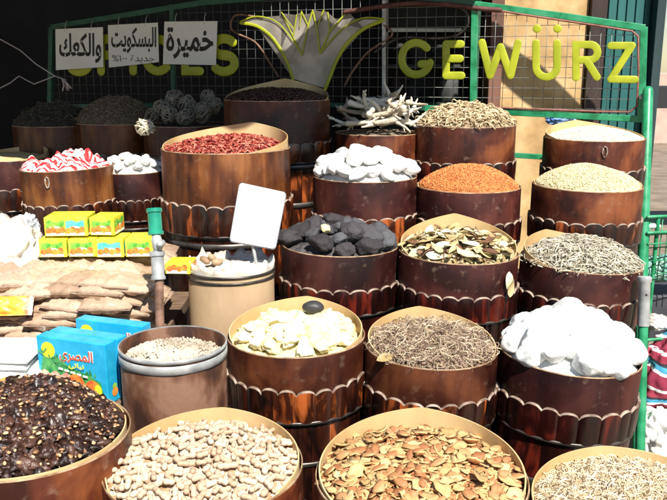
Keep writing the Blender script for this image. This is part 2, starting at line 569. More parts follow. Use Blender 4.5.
def rock_proto(s=.006, sub=1, seed=0, amp=.4, st=(1, 1, 1)):
    me = rock_mesh('t', s * st[0], s * st[1], s * st[2], amp, 1.4, sub, seed=seed)
    r = np_proto([v.co[:] for v in me.vertices], [tuple(p.vertices) for p in me.polygons])
    bpy.data.meshes.remove(me)
    return r


def pieces(key, meshes, name, count, label, cat, group, size=(.9, 1.1), sep=.03, rmax=.9, sink=0.3, thick=.02, flatness=.35, layers=1, mats=None, lift=0, tilt=.35, rec=None, cand=26, rmin=0):
    """countable things lying on a heap: best-candidate spacing, one object each"""
    b = BAR[key]; done = []; out = []
    for i in range(count):
        best, bd = None, -1
        for _ in range(cand):
            r = b['Ri'] * rmax * math.sqrt(random.uniform(rmin * rmin, 1)); a = random.uniform(0, 2 * PI)
            x, y = r * math.cos(a), r * math.sin(a)
            d = min([(x - p[0]) ** 2 + (y - p[1]) ** 2 for p in done[-900:]] or [1])
            if d > bd: bd, best = d, (x, y)
        done.append(best)
        p, n = surf_at(b, *best)
        me = meshes[random.randrange(len(meshes))]
        o = bpy.data.objects.new(name, me); COL.objects.link(o)
        t = Vector((random.gauss(0, tilt), random.gauss(0, tilt), 1)).normalized()
        nn = (n * (1 - flatness * .3) + t).normalized()
        Q = b['q'] @ nn.to_track_quat('Z', 'Y').to_matrix() @ Matrix.Rotation(random.uniform(0, 2 * PI), 3, 'Z')
        s_ = random.uniform(*size)
        pos = b['c'] + b['q'] @ (p + n * (thick * (1 - sink) * s_ + random.uniform(0, lift)))
        o.matrix_world = Matrix.Translation(pos) @ Q.to_4x4() @ Matrix.Scale(s_, 4)
        tag(o, label, cat, group)
        out.append(o)
    return out


G = 'wooden barrels of goods in tiers'
Z1, Z2, Z3, Z4 = .40, .62, .80, .98
# front row
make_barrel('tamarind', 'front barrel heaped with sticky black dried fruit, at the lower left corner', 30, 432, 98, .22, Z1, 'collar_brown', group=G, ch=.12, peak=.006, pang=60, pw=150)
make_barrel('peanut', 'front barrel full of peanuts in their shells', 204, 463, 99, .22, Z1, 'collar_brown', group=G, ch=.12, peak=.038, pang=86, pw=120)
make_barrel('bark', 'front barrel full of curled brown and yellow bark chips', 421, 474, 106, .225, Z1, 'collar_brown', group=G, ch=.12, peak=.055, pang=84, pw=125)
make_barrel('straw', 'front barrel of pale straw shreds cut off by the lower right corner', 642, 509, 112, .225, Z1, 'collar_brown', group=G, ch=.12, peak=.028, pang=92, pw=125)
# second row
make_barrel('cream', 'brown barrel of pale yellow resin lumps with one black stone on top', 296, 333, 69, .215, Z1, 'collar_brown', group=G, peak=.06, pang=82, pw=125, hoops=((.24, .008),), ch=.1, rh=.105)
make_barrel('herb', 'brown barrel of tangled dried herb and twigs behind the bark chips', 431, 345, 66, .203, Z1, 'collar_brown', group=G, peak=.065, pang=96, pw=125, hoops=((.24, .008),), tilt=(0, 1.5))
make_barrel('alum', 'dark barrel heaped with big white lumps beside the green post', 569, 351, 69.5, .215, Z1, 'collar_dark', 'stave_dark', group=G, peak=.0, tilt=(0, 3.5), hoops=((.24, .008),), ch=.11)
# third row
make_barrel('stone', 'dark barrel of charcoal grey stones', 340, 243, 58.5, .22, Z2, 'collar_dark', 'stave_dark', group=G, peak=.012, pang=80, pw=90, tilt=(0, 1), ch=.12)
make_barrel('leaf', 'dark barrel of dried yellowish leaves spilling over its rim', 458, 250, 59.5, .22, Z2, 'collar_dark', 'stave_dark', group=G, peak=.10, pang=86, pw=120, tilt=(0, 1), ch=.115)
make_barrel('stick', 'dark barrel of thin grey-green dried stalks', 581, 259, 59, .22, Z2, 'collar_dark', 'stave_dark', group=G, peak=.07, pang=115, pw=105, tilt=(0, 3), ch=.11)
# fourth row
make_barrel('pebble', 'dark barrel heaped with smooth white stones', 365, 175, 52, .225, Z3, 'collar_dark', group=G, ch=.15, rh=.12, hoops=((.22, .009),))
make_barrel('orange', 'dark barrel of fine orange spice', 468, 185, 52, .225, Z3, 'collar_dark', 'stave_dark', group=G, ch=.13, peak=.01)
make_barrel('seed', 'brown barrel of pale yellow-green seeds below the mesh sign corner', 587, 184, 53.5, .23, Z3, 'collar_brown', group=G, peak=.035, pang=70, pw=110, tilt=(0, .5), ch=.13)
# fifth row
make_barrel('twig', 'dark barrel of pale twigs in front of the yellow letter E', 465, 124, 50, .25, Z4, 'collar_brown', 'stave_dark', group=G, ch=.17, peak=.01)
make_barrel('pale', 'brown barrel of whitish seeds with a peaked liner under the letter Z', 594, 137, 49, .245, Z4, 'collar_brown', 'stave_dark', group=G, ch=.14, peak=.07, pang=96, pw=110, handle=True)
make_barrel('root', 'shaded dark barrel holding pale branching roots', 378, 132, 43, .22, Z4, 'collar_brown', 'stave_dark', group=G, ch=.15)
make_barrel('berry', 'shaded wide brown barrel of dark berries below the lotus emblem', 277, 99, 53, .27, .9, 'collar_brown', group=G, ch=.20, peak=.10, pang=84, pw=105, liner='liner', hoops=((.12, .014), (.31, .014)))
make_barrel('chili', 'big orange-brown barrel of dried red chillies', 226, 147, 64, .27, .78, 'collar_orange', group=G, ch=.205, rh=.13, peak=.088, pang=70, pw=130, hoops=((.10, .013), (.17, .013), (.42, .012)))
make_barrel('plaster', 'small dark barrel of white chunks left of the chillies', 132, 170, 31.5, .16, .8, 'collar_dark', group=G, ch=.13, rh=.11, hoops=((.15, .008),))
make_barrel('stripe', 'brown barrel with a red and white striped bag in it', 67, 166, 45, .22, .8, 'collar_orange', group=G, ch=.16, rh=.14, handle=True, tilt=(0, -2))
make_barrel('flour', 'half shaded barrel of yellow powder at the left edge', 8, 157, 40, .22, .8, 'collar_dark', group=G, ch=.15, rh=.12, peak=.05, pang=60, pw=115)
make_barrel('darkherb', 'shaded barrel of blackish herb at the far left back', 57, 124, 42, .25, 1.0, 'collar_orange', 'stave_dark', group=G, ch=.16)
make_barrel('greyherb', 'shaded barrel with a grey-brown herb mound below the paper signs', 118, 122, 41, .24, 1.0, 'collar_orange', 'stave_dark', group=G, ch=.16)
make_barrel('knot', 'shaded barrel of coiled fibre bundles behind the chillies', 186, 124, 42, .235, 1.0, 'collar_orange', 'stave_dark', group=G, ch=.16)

# ------------------------------------------------------------------ goods: stuff on heaps
hb = {}
m = mnoise('tamarind_mass', (.012, .007, .006), (.045, .022, .015), 40, .3, bump=.8, bscale=80)
o = heap('tamarind', 'dried_fruit_heap', 'sticky heap of black dried fruit mixed with tan seeds', .13, m, .03, .9, .034, 22, 'dried fruit', off=(-.03, .02))
mp_ = mnoise('tamarind_bits', (.010, .006, .005), (.045, .020, .013), 30, .26, bump=.6, bscale=200, rand='island', c3=(.10, .045, .03))
merge_bits('tamarind', 'fruit_clumps', [rock_proto(.011, 2, k, 1.0, (1.35, .9, .65)) for k in range(12)], 1900, mp_, None, None, (.35, 1.35), (-.004, .008), .8, rmax=.9, parent=o)
ms_ = mnoise('seed_bits', (.16, .06, .03), (.42, .24, .11), 30, .45, bump=0, rand='island', c3=(.66, .48, .28))
merge_bits('tamarind', 'tan_seeds', [rock_proto(.0036, 1, k, .3, (1.4, .9, .6)) for k in range(4)], 800, ms_, None, None, (.5, 1.6), (.006, .016), .6, rmax=.9, parent=o)

m = mnoise('orange_spice', (.35, .10, .025), (.58, .20, .05), 60, .8, bump=.7, bscale=140)
o = heap('orange', 'orange_spice_heap', 'conical heap of fine orange spice with reddish specks', .092, m, .004, .85, .003, 60, 'spice')
m2 = mnoise('orange_bits', (.30, .06, .02), (.60, .20, .05), 30, .7, bump=0, rand='island', c3=(.72, .33, .11))
merge_bits('orange', 'spice_crumbs', [rock_proto(.0032, 1, k, .4) for k in range(4)], 5000, m2, None, None, (.5, 1.3), (0, .002), .6, parent=o)

m = mnoise('pale_seed', (.48, .40, .22), (.66, .58, .36), 60, .8, bump=.7, bscale=140)
m2 = mnoise('pale_seed_bits', (.38, .34, .16), (.66, .58, .34), 30, .7, bump=0, rand='island', c3=(.78, .72, .50))
o = heap('seed', 'seed_heap', 'heap of fine pale yellow-green seeds', .085, m, .004, .8, .003, 60, 'seeds')
merge_bits('seed', 'seed_grains', [rock_proto(.0026, 1, k, .2, (1.8, .8, .8)) for k in range(4)], 6000, m2, None, None, (.6, 1.4), (0, .002), .6, parent=o)
m = mnoise('white_seed', (.58, .54, .42), (.74, .70, .58), 60, .8, bump=.7, bscale=140)
m2 = mnoise('white_seed_bits', (.50, .46, .30), (.76, .72, .58), 30, .7, bump=0, rand='island', c3=(.85, .83, .72))
o = heap('pale', 'pale_seed_heap', 'low heap of whitish seeds under the mesh sign', .055, m, .006, .9, .003, 60, 'seeds')
merge_bits('pale', 'seed_grains', [rock_proto(.0028, 1, k, .2, (1.8, .8, .8)) for k in range(4)], 4500, m2, None, None, (.6, 1.4), (0, .002), .6, parent=o)

# chillies
m = mnoise('chili_base', (.09, .008, .005), (.24, .02, .012), 40, .5, bump=.8, bscale=60)
m2 = mnoise('chili_bits', (.13, .012, .010), (.34, .045, .03), 30, .33, bump=0, rand='island', c3=(.55, .22, .14))
o = heap('chili', 'chilli_heap', 'heap of small shiny dried red chillies', .06, m, .020, .8, .008, 40, 'chillies', off=(.05, -.03))
merge_bits('chili', 'chilli_pods', [stick_proto(.026, .0036, 5, 4, .35, .8) for k in range(8)], 3600, m2, None, None, (.6, 1.3), (0, .008), .55, parent=o)
# berries
m = mnoise('berry_base', (.012, .006, .006), (.04, .015, .012), 40, .5, bump=.8, bscale=60)
m2 = mnoise('berry_bits', (.018, .006, .005), (.07, .02, .014), 30, .35, bump=0, rand='island')
o = heap('berry', 'berry_heap', 'heap of dark purple-black dried berries', .06, m, .01, .8, .006, 40, 'berries')
merge_bits('berry', 'dried_berries', [rock_proto(.0075, 1, k, .2) for k in range(4)], 2300, m2, None, None, (.7, 1.3), (0, .006), .55, parent=o)
# herb with twigs
m = mnoise('herb_base', (.05, .035, .02), (.17, .11, .06), 40, .8, bump=1, bscale=60)
m2 = mnoise('herb_bits', (.12, .07, .045), (.38, .27, .17), 30, .7, bump=0, rand='island', c3=(.74, .62, .45))
o = heap('herb', 'herb_heap', 'tangled heap of brown dried herb with curling twigs', .055, m, .014, .7, .012, 30, 'dried herb')
merge_bits('herb', 'herb_twigs', [stick_proto(.030, .0009, 4, 5, .6, .4) for k in range(14)], 4200, m2, None, None, (.4, 1.4), (0, .014), .55, parent=o)
m3 = mnoise('herb_leaf', (.07, .038, .035), (.22, .13, .10), 30, .7, bump=0, rand='island', c3=(.44, .33, .20))
merge_bits('herb', 'pale_stems', [stick_proto(.042, .0013, 4, 5, .5, .4) for k in range(8)], 260, mnoise('stem_pale', (.5, .38, .22), (.74, .64, .46), 30, .6, bump=0, rand='island'), None, None, (.5, 1.3), (.006, .018), .5, parent=BAR['herb']['heap'])
merge_bits('herb', 'crumbled_leaves', [flake_proto(.013, .008, .5) for k in range(8)], 3600, m3, None, None, (.5, 1.4), (0, .010), .9, parent=o)
# thin stalks
m = mnoise('stalk_base', (.12, .12, .08), (.32, .30, .22), 40, .8, bump=1, bscale=60)
m2 = mnoise('stalk_bits', (.22, .19, .13), (.46, .41, .31), 30, .6, bump=0, rand='island', c3=(.70, .64, .52))
o = heap('stick', 'stalk_heap', 'heap of thin grey-green dried stalks lying every way', .085, m, .014, .9, .008, 30, 'dried stalks', off=(.03, 0))
merge_bits('stick', 'cut_stalks', [stick_proto(.05, .0019, 5, 3, .25, .2) for k in range(12)], 2600, m2, None, None, (.5, 1.4), (0, .012), .35, parent=o)
# twigs
m = mnoise('twig_base', (.16, .11, .06), (.36, .27, .16), 40, .8, bump=1, bscale=60)
m2 = mnoise('twig_bits', (.25, .17, .09), (.50, .38, .22), 30, .7, bump=0, rand='island', c3=(.72, .60, .40))
o = heap('twig', 'twig_heap', 'heap of pale brown twigs and flakes behind the orange spice', .10, m, .012, .75, .010, 30, 'twigs')
merge_bits('twig', 'broken_twigs', [stick_proto(.045, .0028, 5, 3, .4, .2) for k in range(10)] + [stick_proto(.03, .004, 4, 3, .3, .2) for k in range(4)], 2000, m2, None, None, (.5, 1.4), (0, .012), .45, parent=o)
# straw
m = mnoise('straw_base', (.42, .28, .14), (.66, .48, .27), 40, .8, bump=1, bscale=60)
m2 = mnoise('straw_bits', (.52, .38, .22), (.74, .62, .42), 30, .7, bump=0, rand='island', c3=(.84, .77, .62))
o = heap('straw', 'straw_heap', 'low heap of pale shredded straw', .05, m, .02, .8, .008, 30, 'straw')
merge_bits('straw', 'straw_shreds', [stick_proto(.028, .0010, 4, 4, .5, .3) for k in range(12)], 5200, m2, None, None, (.4, 1.4), (0, .010), .5, parent=o)
# dark / grey herbs in the shade
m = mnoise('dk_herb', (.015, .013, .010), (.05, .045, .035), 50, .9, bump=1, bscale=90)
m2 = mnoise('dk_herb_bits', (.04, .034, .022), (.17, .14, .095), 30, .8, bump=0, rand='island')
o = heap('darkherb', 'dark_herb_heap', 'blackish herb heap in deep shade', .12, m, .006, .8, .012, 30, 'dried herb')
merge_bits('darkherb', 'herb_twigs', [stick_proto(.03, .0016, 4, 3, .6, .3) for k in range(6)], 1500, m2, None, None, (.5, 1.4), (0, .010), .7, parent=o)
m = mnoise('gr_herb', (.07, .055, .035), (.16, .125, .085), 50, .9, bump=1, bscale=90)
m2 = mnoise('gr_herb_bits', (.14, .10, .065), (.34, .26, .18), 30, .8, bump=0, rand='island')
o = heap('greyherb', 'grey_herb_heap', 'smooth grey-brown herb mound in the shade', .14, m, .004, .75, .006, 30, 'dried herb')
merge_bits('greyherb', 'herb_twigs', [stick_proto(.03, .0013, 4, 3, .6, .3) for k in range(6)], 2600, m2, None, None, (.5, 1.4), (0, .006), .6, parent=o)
m = mnoise('flour', (.50, .36, .16), (.62, .48, .24), 12, .9, bump=.4, bscale=60)
heap('flour', 'yellow_powder', 'flat dull yellow powder, half in shadow', .03, m, .006, .8, .004, 20, 'powder')
m = mnoise('plaster_dust', (.70, .68, .62), (.80, .78, .74), 12, .9, bump=.6, bscale=60)
heap('plaster', 'white_powder', 'white crumbs beneath the small white chunks', .06, m, .01, .8, .012, 26, 'powder')
m = mnoise('knot_base', (.03, .025, .02), (.08, .07, .055), 30, .9, bump=.8)
heap('knot', 'fibre_litter', 'dark fibre litter under the coiled bundles', .02, m, .02, .8, .008, 26, 'fibre')
m = mnoise('root_base', (.10, .075, .05), (.22, .17, .12), 30, .9, bump=.8)
heap('root', 'root_litter', 'brown litter under the pale branching roots', .03, m, .02, .8, .008, 26, 'litter')
# bases under countable goods
m = mnoise('peanut_bed', (.30, .18, .09), (.50, .33, .18), 60, .8, bump=1, bscale=60)
heap('peanut', 'peanut_bed', 'lower layer of shelled peanuts seen between the top ones', .035, m, .016, .8, .008, 50, 'peanuts')
m = mnoise('bark_bed', (.22, .11, .05), (.42, .26, .13), 60, .8, bump=1, bscale=60)
heap('bark', 'bark_bed', 'lower layer of bark crumbs seen between the chips', .05, m, .016, .8, .008, 50, 'bark')
m = mnoise('cream_bed', (.60, .50, .24), (.74, .66, .38), 40, .7, bump=.8, bscale=60)
heap('cream', 'resin_crumbs', 'pale yellow resin crumbs under the lumps', .042, m, .026, .8, .010, 30, 'resin')
m = mnoise('alum_bed', (.74, .74, .70), (.82, .82, .78), 40, .7, bump=.8, bscale=60)
heap('alum', 'white_crumbs', 'white crumbs under the big white lumps', .10, m, .03, .8, .010, 30, 'lump crumbs')
m = mnoise('stone_bed', (.03, .028, .028), (.10, .09, .09), 40, .8, bump=.8, bscale=60)
heap('stone', 'stone_grit', 'dark grit under the grey stones', .06, m, .03, .7, .010, 30, 'grit')
m = mnoise('pebble_bed', (.62, .61, .58), (.74, .73, .70), 40, .8, bump=.8, bscale=60)
heap('pebble', 'white_grit', 'white grit under the smooth stones', .10, m, .03, .7, .008, 30, 'grit')
m = mnoise('leaf_bed', (.18, .12, .05), (.42, .33, .16), 40, .8, bump=.8, bscale=60)
heap('leaf', 'leaf_crumbs', 'brown crumbs under the dried leaves', .06, m, .02, .7, .010, 30, 'leaf crumbs')
m2 = mnoise('leaf_bits', (.16, .08, .04), (.60, .50, .24), 30, .6, bump=0, rand='island', c3=(.78, .72, .48))
merge_bits('leaf', 'broken_leaf_bits', [flake_proto(.028, .013, .6) for k in range(8)], 700, m2, None, None, (.5, 1.3), (0, .010), .7, parent=BAR['leaf']['heap'])
merge_bits('leaf', 'leaf_stalks', [stick_proto(.05, .0014, 4, 4, .5, .3) for k in range(6)], 130, M['rust'], None, None, (.5, 1.4), (.004, .020), .5, parent=BAR['leaf']['heap'])

# ------------------------------------------------------------------ goods: countable
# peanuts
def peanut_mesh(k):
    L, r = .0275 * random.uniform(.85, 1.15), .0070
    n, sg = 10, 11
    one = k == 4
    if one: L *= .72
    vs, fs = [(-L / 2, 0, 0)], []
    bend = random.uniform(-.004, .004)
    for i in range(1, sg):
        t = i / sg * 2 - 1
        e = math.sqrt(1 - t * t)
        waist = 1 - (.0 if one else .26) * math.exp(-(t * 3.2) ** 2)
        rr = r * e ** .7 * waist * (1.0 + .08 * t)
        for j in range(n):
            a = 2 * PI * j / n
            q = rr * (1 + .05 * math.cos(a * 5) + random.gauss(0, .02))
            vs.append((t * L / 2, q * math.cos(a) + bend * (1 - t * t), q * math.sin(a)))
    vs.append((L / 2, 0, 0))
    for j in range(n): fs.append((0, 1 + (j + 1) % n, 1 + j))
    for i in range(sg - 2):
        for j in range(n):
            j2 = (j + 1) % n
            fs.append((1 + i * n + j, 1 + i * n + j2, 1 + (i + 1) * n + j2, 1 + (i + 1) * n + j))
    b_ = 1 + (sg - 2) * n
    for j in range(n): fs.append((len(vs) - 1, b_ + j, b_ + (j + 1) % n))
    me = bpy.data.meshes.new('peanut'); me.from_pydata(vs, [], fs)
    me.polygons.foreach_set('use_smooth', [True] * len(me.polygons))
    return me


mpn = mnoise('peanut_shell', (.44, .30, .19), (.56, .42, .29), 140, .65, bump=.5, bscale=400, rand='object', c3=(.66, .53, .39), bdist=.002)
pm = [peanut_mesh(k) for k in range(6)]
for q_ in pm: q_.materials.append(mpn)
pieces('peanut', pm, 'peanut', 295, 'beige peanut in its ribbed shell lying in the front barrel', 'peanut', 'peanuts in the front barrel', (.85, 1.12), rmax=.94, thick=.008, sink=-.1, lift=.009, tilt=.3, cand=9)
bits_p = [np_proto([v.co[:] for v in q_.vertices], [(*p.vertices, p.vertices[-1]) if len(p.vertices) == 3 else tuple(p.vertices) for p in q_.polygons]) for q_ in pm[:4]]
merge_bits('peanut', 'buried_peanuts', bits_p, 1000, mpn, None, None, (.85, 1.1), (-.003, .003), .3, parent=BAR['peanut']['heap'], rmax=.96)

# bark chips: curled shell fragments, brown outside, yellow inside
def chip_mesh(k):
    bm = bmesh.new()
    n = 9
    a0 = random.random() * 6
    R0 = .0148 * random.uniform(.8, 1.2)
    cv = random.uniform(22, 46)
    outl = [R0 * random.uniform(.55, 1.12) for _ in range(n)]
    top, bot = [], []
    th = .0030
    rings = [(0, 0)] + [(s_, j) for s_ in (.5, 1) for j in range(n)]
    for s_, j in rings:
        a = a0 + 2 * PI * j / n
        x = outl[j] * s_ * math.cos(a) * 1.25; y = outl[j] * s_ * math.sin(a) * .85
        z = -cv * (y * y * 1.0 + x * x * .25) + random.gauss(0, .0005)
        top.append(bm.verts.new((x, y, z + .004))); bot.append(bm.verts.new((x, y, z - th + .004)))
    def fc(vs, mi):
        f = bm.faces.new(vs); f.material_index = mi; f.smooth = True
    for j in range(n):
        j2 = (j + 1) % n
        fc((top[0], top[1 + j], top[1 + j2]), 0); fc((bot[0], bot[1 + j2], bot[1 + j]), 1)
        fc((top[1 + j], top[1 + n + j], top[1 + n + j2], top[1 + j2]), 0)
        fc((bot[1 + j], bot[1 + j2], bot[1 + n + j2], bot[1 + n + j]), 1)
        fc((top[1 + n + j], bot[1 + n + j], bot[1 + n + j2], top[1 + n + j2]), 1)
    if k % 2:
        for v in bm.verts: v.co.z *= -1; v.co.x *= -1
    me = bpy.data.meshes.new('bark_chip'); bm.to_mesh(me); bm.free()
    me.materials.append(MB1); me.materials.append(MB2)
    return me


MB1 = mnoise('bark_skin', (.24, .085, .028), (.40, .17, .065), 90, .6, bump=.6, bscale=200, rand='object', c3=(.54, .28, .12), bdist=.002)
MB2 = mnoise('bark_inner', (.44, .26, .10), (.56, .37, .16), 90, .6, bump=.5, bscale=200, rand='object', c3=(.66, .48, .24), bdist=.002)
cm = [chip_mesh(k) for k in range(10)]
pieces('bark', cm, 'bark_chip', 298, 'curled chip of bark, brown outside and yellow inside, in the front barrel', 'bark chip', 'bark chips in the front barrel', (.6, 1.2), rmax=.93, thick=.004, sink=-.3, lift=.014, tilt=.55, cand=6)
bits_c = [np_proto([v.co[:] for v in q_.vertices], [(*p.vertices, p.vertices[-1]) if len(p.vertices) == 3 else tuple(p.vertices) for p in q_.polygons]) for q_ in cm]
merge_bits('bark', 'broken_bark_bits', bits_c[::2], 900, MB1, None, None, (.4, 1.0), (0, .006), .6, parent=BAR['bark']['heap'], rmax=.96)
merge_bits('bark', 'pale_bark_bits', bits_c[1::2], 900, MB2, None, None, (.4, 1.0), (0, .008), .6, parent=BAR['bark']['heap'], rmax=.96)

# lumps
def lumps(prefix, mat, n, *a, **k):
    out = []
    for i in range(n):
        me = rock_mesh(prefix, *a, seed=i + 1, **k); me.materials.append(mat); out.append(me)
    return out


mcr = mnoise('resin', (.72, .62, .30), (.80, .74, .46), 30, .5, bump=.5, bscale=60, rand='object', c3=(.86, .83, .64))
pieces('cream', lumps('resin_lump', mcr, 6, .029, .023, .017, .45, 1.6, 4, 5), 'resin_lump', 78, 'pale yellow lump of resin in the brown barrel', 'resin lump', 'resin lumps in the brown barrel', (.7, 1.25), rmax=.82, thick=.014, sink=.2, lift=.012, tilt=.6, cand=8)
mal = mnoise('alum', (.84, .84, .80), (.90, .90, .87), 20, .55, bump=.5, bscale=70)
pieces('alum', lumps('white_lump', mal, 6, .050, .046, .042, .22, 1.3, 4, 2, .05), 'white_lump', 44, 'rounded chalky white lump heaped in the dark barrel', 'white lump', 'white lumps in the dark barrel by the post', (.6, 1.0), rmax=.84, thick=.034, sink=.3, lift=.012, tilt=.6, cand=12)
b = BAR['alum']
for (px, py, s_) in ((565, 314, 1.25), (545, 322, .9), (598, 326, .95), (520, 334, .9), (608, 341, .85)):
    o = bpy.data.objects.new('white_lump', bpy.data.meshes['white_lump'] if False else lumps('white_lump', mal, 1, .050, .046, .042, .22, 1.3, 4, 2, .05)[0]); COL.objects.link(o)
    o.location = U(px, py, b['zc'] - .02); o.scale = (s_,) * 3; o.rotation_euler = (random.random(), random.random(), random.random() * 6)
    tag(o, 'rounded chalky white lump heaped in the dark barrel', 'white lump', 'white lumps in the dark barrel by the post')
mpb = mnoise('white_stone', (.84, .84, .82), (.90, .90, .89), 12, .45, bump=.15, bscale=40)
pieces('pebble', lumps('white_stone', mpb, 6, .047, .031, .027, .3, 1.0, 4, 1), 'white_stone', 40, 'smooth oval white stone heaped in the dark barrel', 'white stone', 'white stones in the dark barrel', (.75, 1.12), rmax=.88, thick=.028, sink=.2, lift=.012, tilt=.5, cand=12)
mst = mnoise('charcoal_stone', (.018, .015, .016), (.045, .037, .041), 34, .8, bump=1, bscale=110, rand='object', c3=(.085, .088, .095), bdist=.006)
pieces('stone', lumps('dark_stone', mst, 8, .054, .042, .035, .35, 1.2, 4, 2, .06), 'dark_stone', 24, 'rough charcoal grey stone lying in the dark barrel', 'dark stone', 'charcoal stones in the dark barrel', (.65, 1.15), rmax=.84, thick=.026, sink=.2, lift=.012, tilt=.6, cand=14)
for (px, py, s_, key) in ((334, 216, 1.15, 'stone'), (300, 226, 1.0, 'stone')):
    o = bpy.data.objects.new('dark_stone', lumps('dark_stone', mst, 1, .05, .034, .03, .4, 1.3, 4, 4, .06)[0]); COL.objects.link(o)
    o.location = U(px, py + 5, BAR[key]['zc']); o.scale = (s_,) * 3; o.rotation_euler = (.2, .1, .3)
    tag(o, 'rough charcoal grey stone lying in the dark barrel', 'dark stone', 'charcoal stones in the dark barrel')
for px, py in ((389, 246), (325, 228)):
    o = bpy.data.objects.new('resin_lump', lumps('resin_lump', mcr, 1, .026, .021, .015, .35, 1.4, 3, 7)[0]); COL.objects.link(o)
    o.location = U(px, py, BAR['stone']['zc'] - .06); o.rotation_euler = (.8, .2, 1)
    tag(o, 'yellow chunk among the charcoal stones, ' + ('near the right rim' if px > 350 else 'behind the topmost stone'), 'resin lump')
o = bpy.data.objects.new('dark_stone', lumps('dark_stone', plain('black_stone', (.035, .032, .034), .5), 1, .034, .024, .02, .1, 1.3, 4, 0)[0]); COL.objects.link(o)
o.location = U(313, 307, BAR['cream']['zc'] + .02)
tag(o, 'single oval black stone resting on the pale yellow resin lumps', 'dark stone')
pieces('plaster', lumps('white_chunk', mal, 4, .036, .028, .02, .35, 1.4, 3, 5), 'white_chunk', 16, 'white chunk in the small barrel left of the chillies', 'white chunk', 'white chunks in the small barrel', (.7, 1.1), rmax=.85, thick=.018, sink=.2, lift=.01, tilt=.5)

# leaves
def leaf_mesh(k, L=.068, W=.030):
    vs, fs = [], []
    c1, c2, tw = random.uniform(-2.5, 2.5), random.uniform(4, 14), random.uniform(-.6, .6)
    nx, ny = 8, 4
    for i in range(nx + 1):
        t = i / nx * 2 - 1
        wd = W / 2 * max(.03, (1 - abs(t) ** 2.2)) ** .8
        for j in range(ny + 1):
            u = j / ny * 2 - 1
            y = u * wd
            z = c1 * (t * L / 2) ** 2 * 2 + c2 * y * y + tw * y * t
            vs.append((t * L / 2, y, z))
    for i in range(nx):
        for j in range(ny):
            a = i * (ny + 1) + j
            fs.append((a, a + ny + 1, a + ny + 2, a + 1))
    n0 = len(vs)
    vs += [(x, y, z - .0008) for x, y, z in vs]
    fs += [tuple(i + n0 for i in f)[::-1] for f in fs]
    me = bpy.data.meshes.new('dried_leaf'); me.from_pydata(vs, [], fs)
    me.polygons.foreach_set('use_smooth', [True] * len(me.polygons))
    return me


mlf = mnoise('dried_leaf', (.36, .26, .11), (.58, .48, .25), 40, .5, bump=.3, bscale=90, rand='object', c3=(.76, .70, .48))
mlb = mnoise('brown_leaf', (.12, .055, .03), (.22, .11, .055), 40, .55, bump=.3, bscale=90, rand='object')
lm = [leaf_mesh(k) for k in range(7)]
for q_ in lm: q_.materials.append(mlf)
lb = [leaf_mesh(k) for k in range(3)]
for q_ in lb: q_.materials.append(mlb)
pieces('leaf', lm, 'dried_leaf', 175, 'pale yellow dried leaf in the dark barrel of leaves', 'dried leaf', 'pale dried leaves in the barrel', (.7, 1.2), rmax=.88, thick=.006, sink=-.5, lift=.022, tilt=.7, cand=6)
pieces('leaf', lb, 'dried_leaf', 24, 'dark brown dried leaf among the pale ones', 'dried leaf', 'brown dried leaves in the barrel', (.6, 1.1), rmax=.88, thick=.006, sink=-.5, lift=.026, tilt=.7, cand=6)
for (px, py, a) in ((497, 268, .2), (504, 263, -.3), (509, 281, .1), (500, 276, .5), (511, 288, .3)):
    o = bpy.data.objects.new('dried_leaf', random.choice(lm)); COL.objects.link(o)
    o.location = U(px, py, BAR['leaf']['zc'] - .16); o.rotation_euler = (PI / 2 + random.uniform(-.3, .3), PI / 2 + a, random.uniform(.3, .9)); o.scale = (.95,) * 3
    tag(o, 'pale dried leaf hanging over the front rim of its barrel', 'dried leaf', 'leaves hanging over the rim')

# pale leaves lying on the herb
for k, (px, py) in enumerate(((385, 358), (466, 349))):
    o = bpy.data.objects.new('dried_leaf', lm[k]); COL.objects.link(o)
    o.location = U(px, py, BAR['herb']['zc'] - .13 + .07 * k); o.rotation_euler = (.3, -.2, .4); o.scale = (.8, 1.2, 1)
    tag(o, 'cream leaf lying on the brown tangled herb, ' + ('at its front rim' if k == 0 else 'towards the white lumps'), 'dried leaf')

# pale branching roots
def root_mesh(seed):
    rs = random.Random(seed); mb = MB()
    def br(p, d, L, r, lev):
        pts, rr = [p], [r]
        for i in range(4):
            d = (d + Vector((rs.gauss(0, .28), rs.gauss(0, .28), rs.gauss(0, .15)))).normalized()
            p = p + d * L / 4; pts.append(p); rr.append(r * (1 - .17 * (i + 1)) * rs.uniform(.75, 1.25))
            if lev < (1 if seed % 2 else 2) and i in ((1, 2, 3) if lev == 0 else (2,)):
                br(p, (d + Vector((rs.gauss(0, .9), rs.gauss(0, .9), rs.gauss(0, .3)))).normalized(), L * .55, r * .72, lev + 1)
        mb.tube(pts, rr, 7)
    br(Vector((-.07, 0, 0)), Vector((1, 0, 0)), .15, .016, 0)
    me = bpy.data.meshes.new('root'); me.from_pydata([tuple(v) for v in mb.v], [], mb.f)
    me.polygons.foreach_set('use_smooth', [True] * len(me.polygons))
    return me


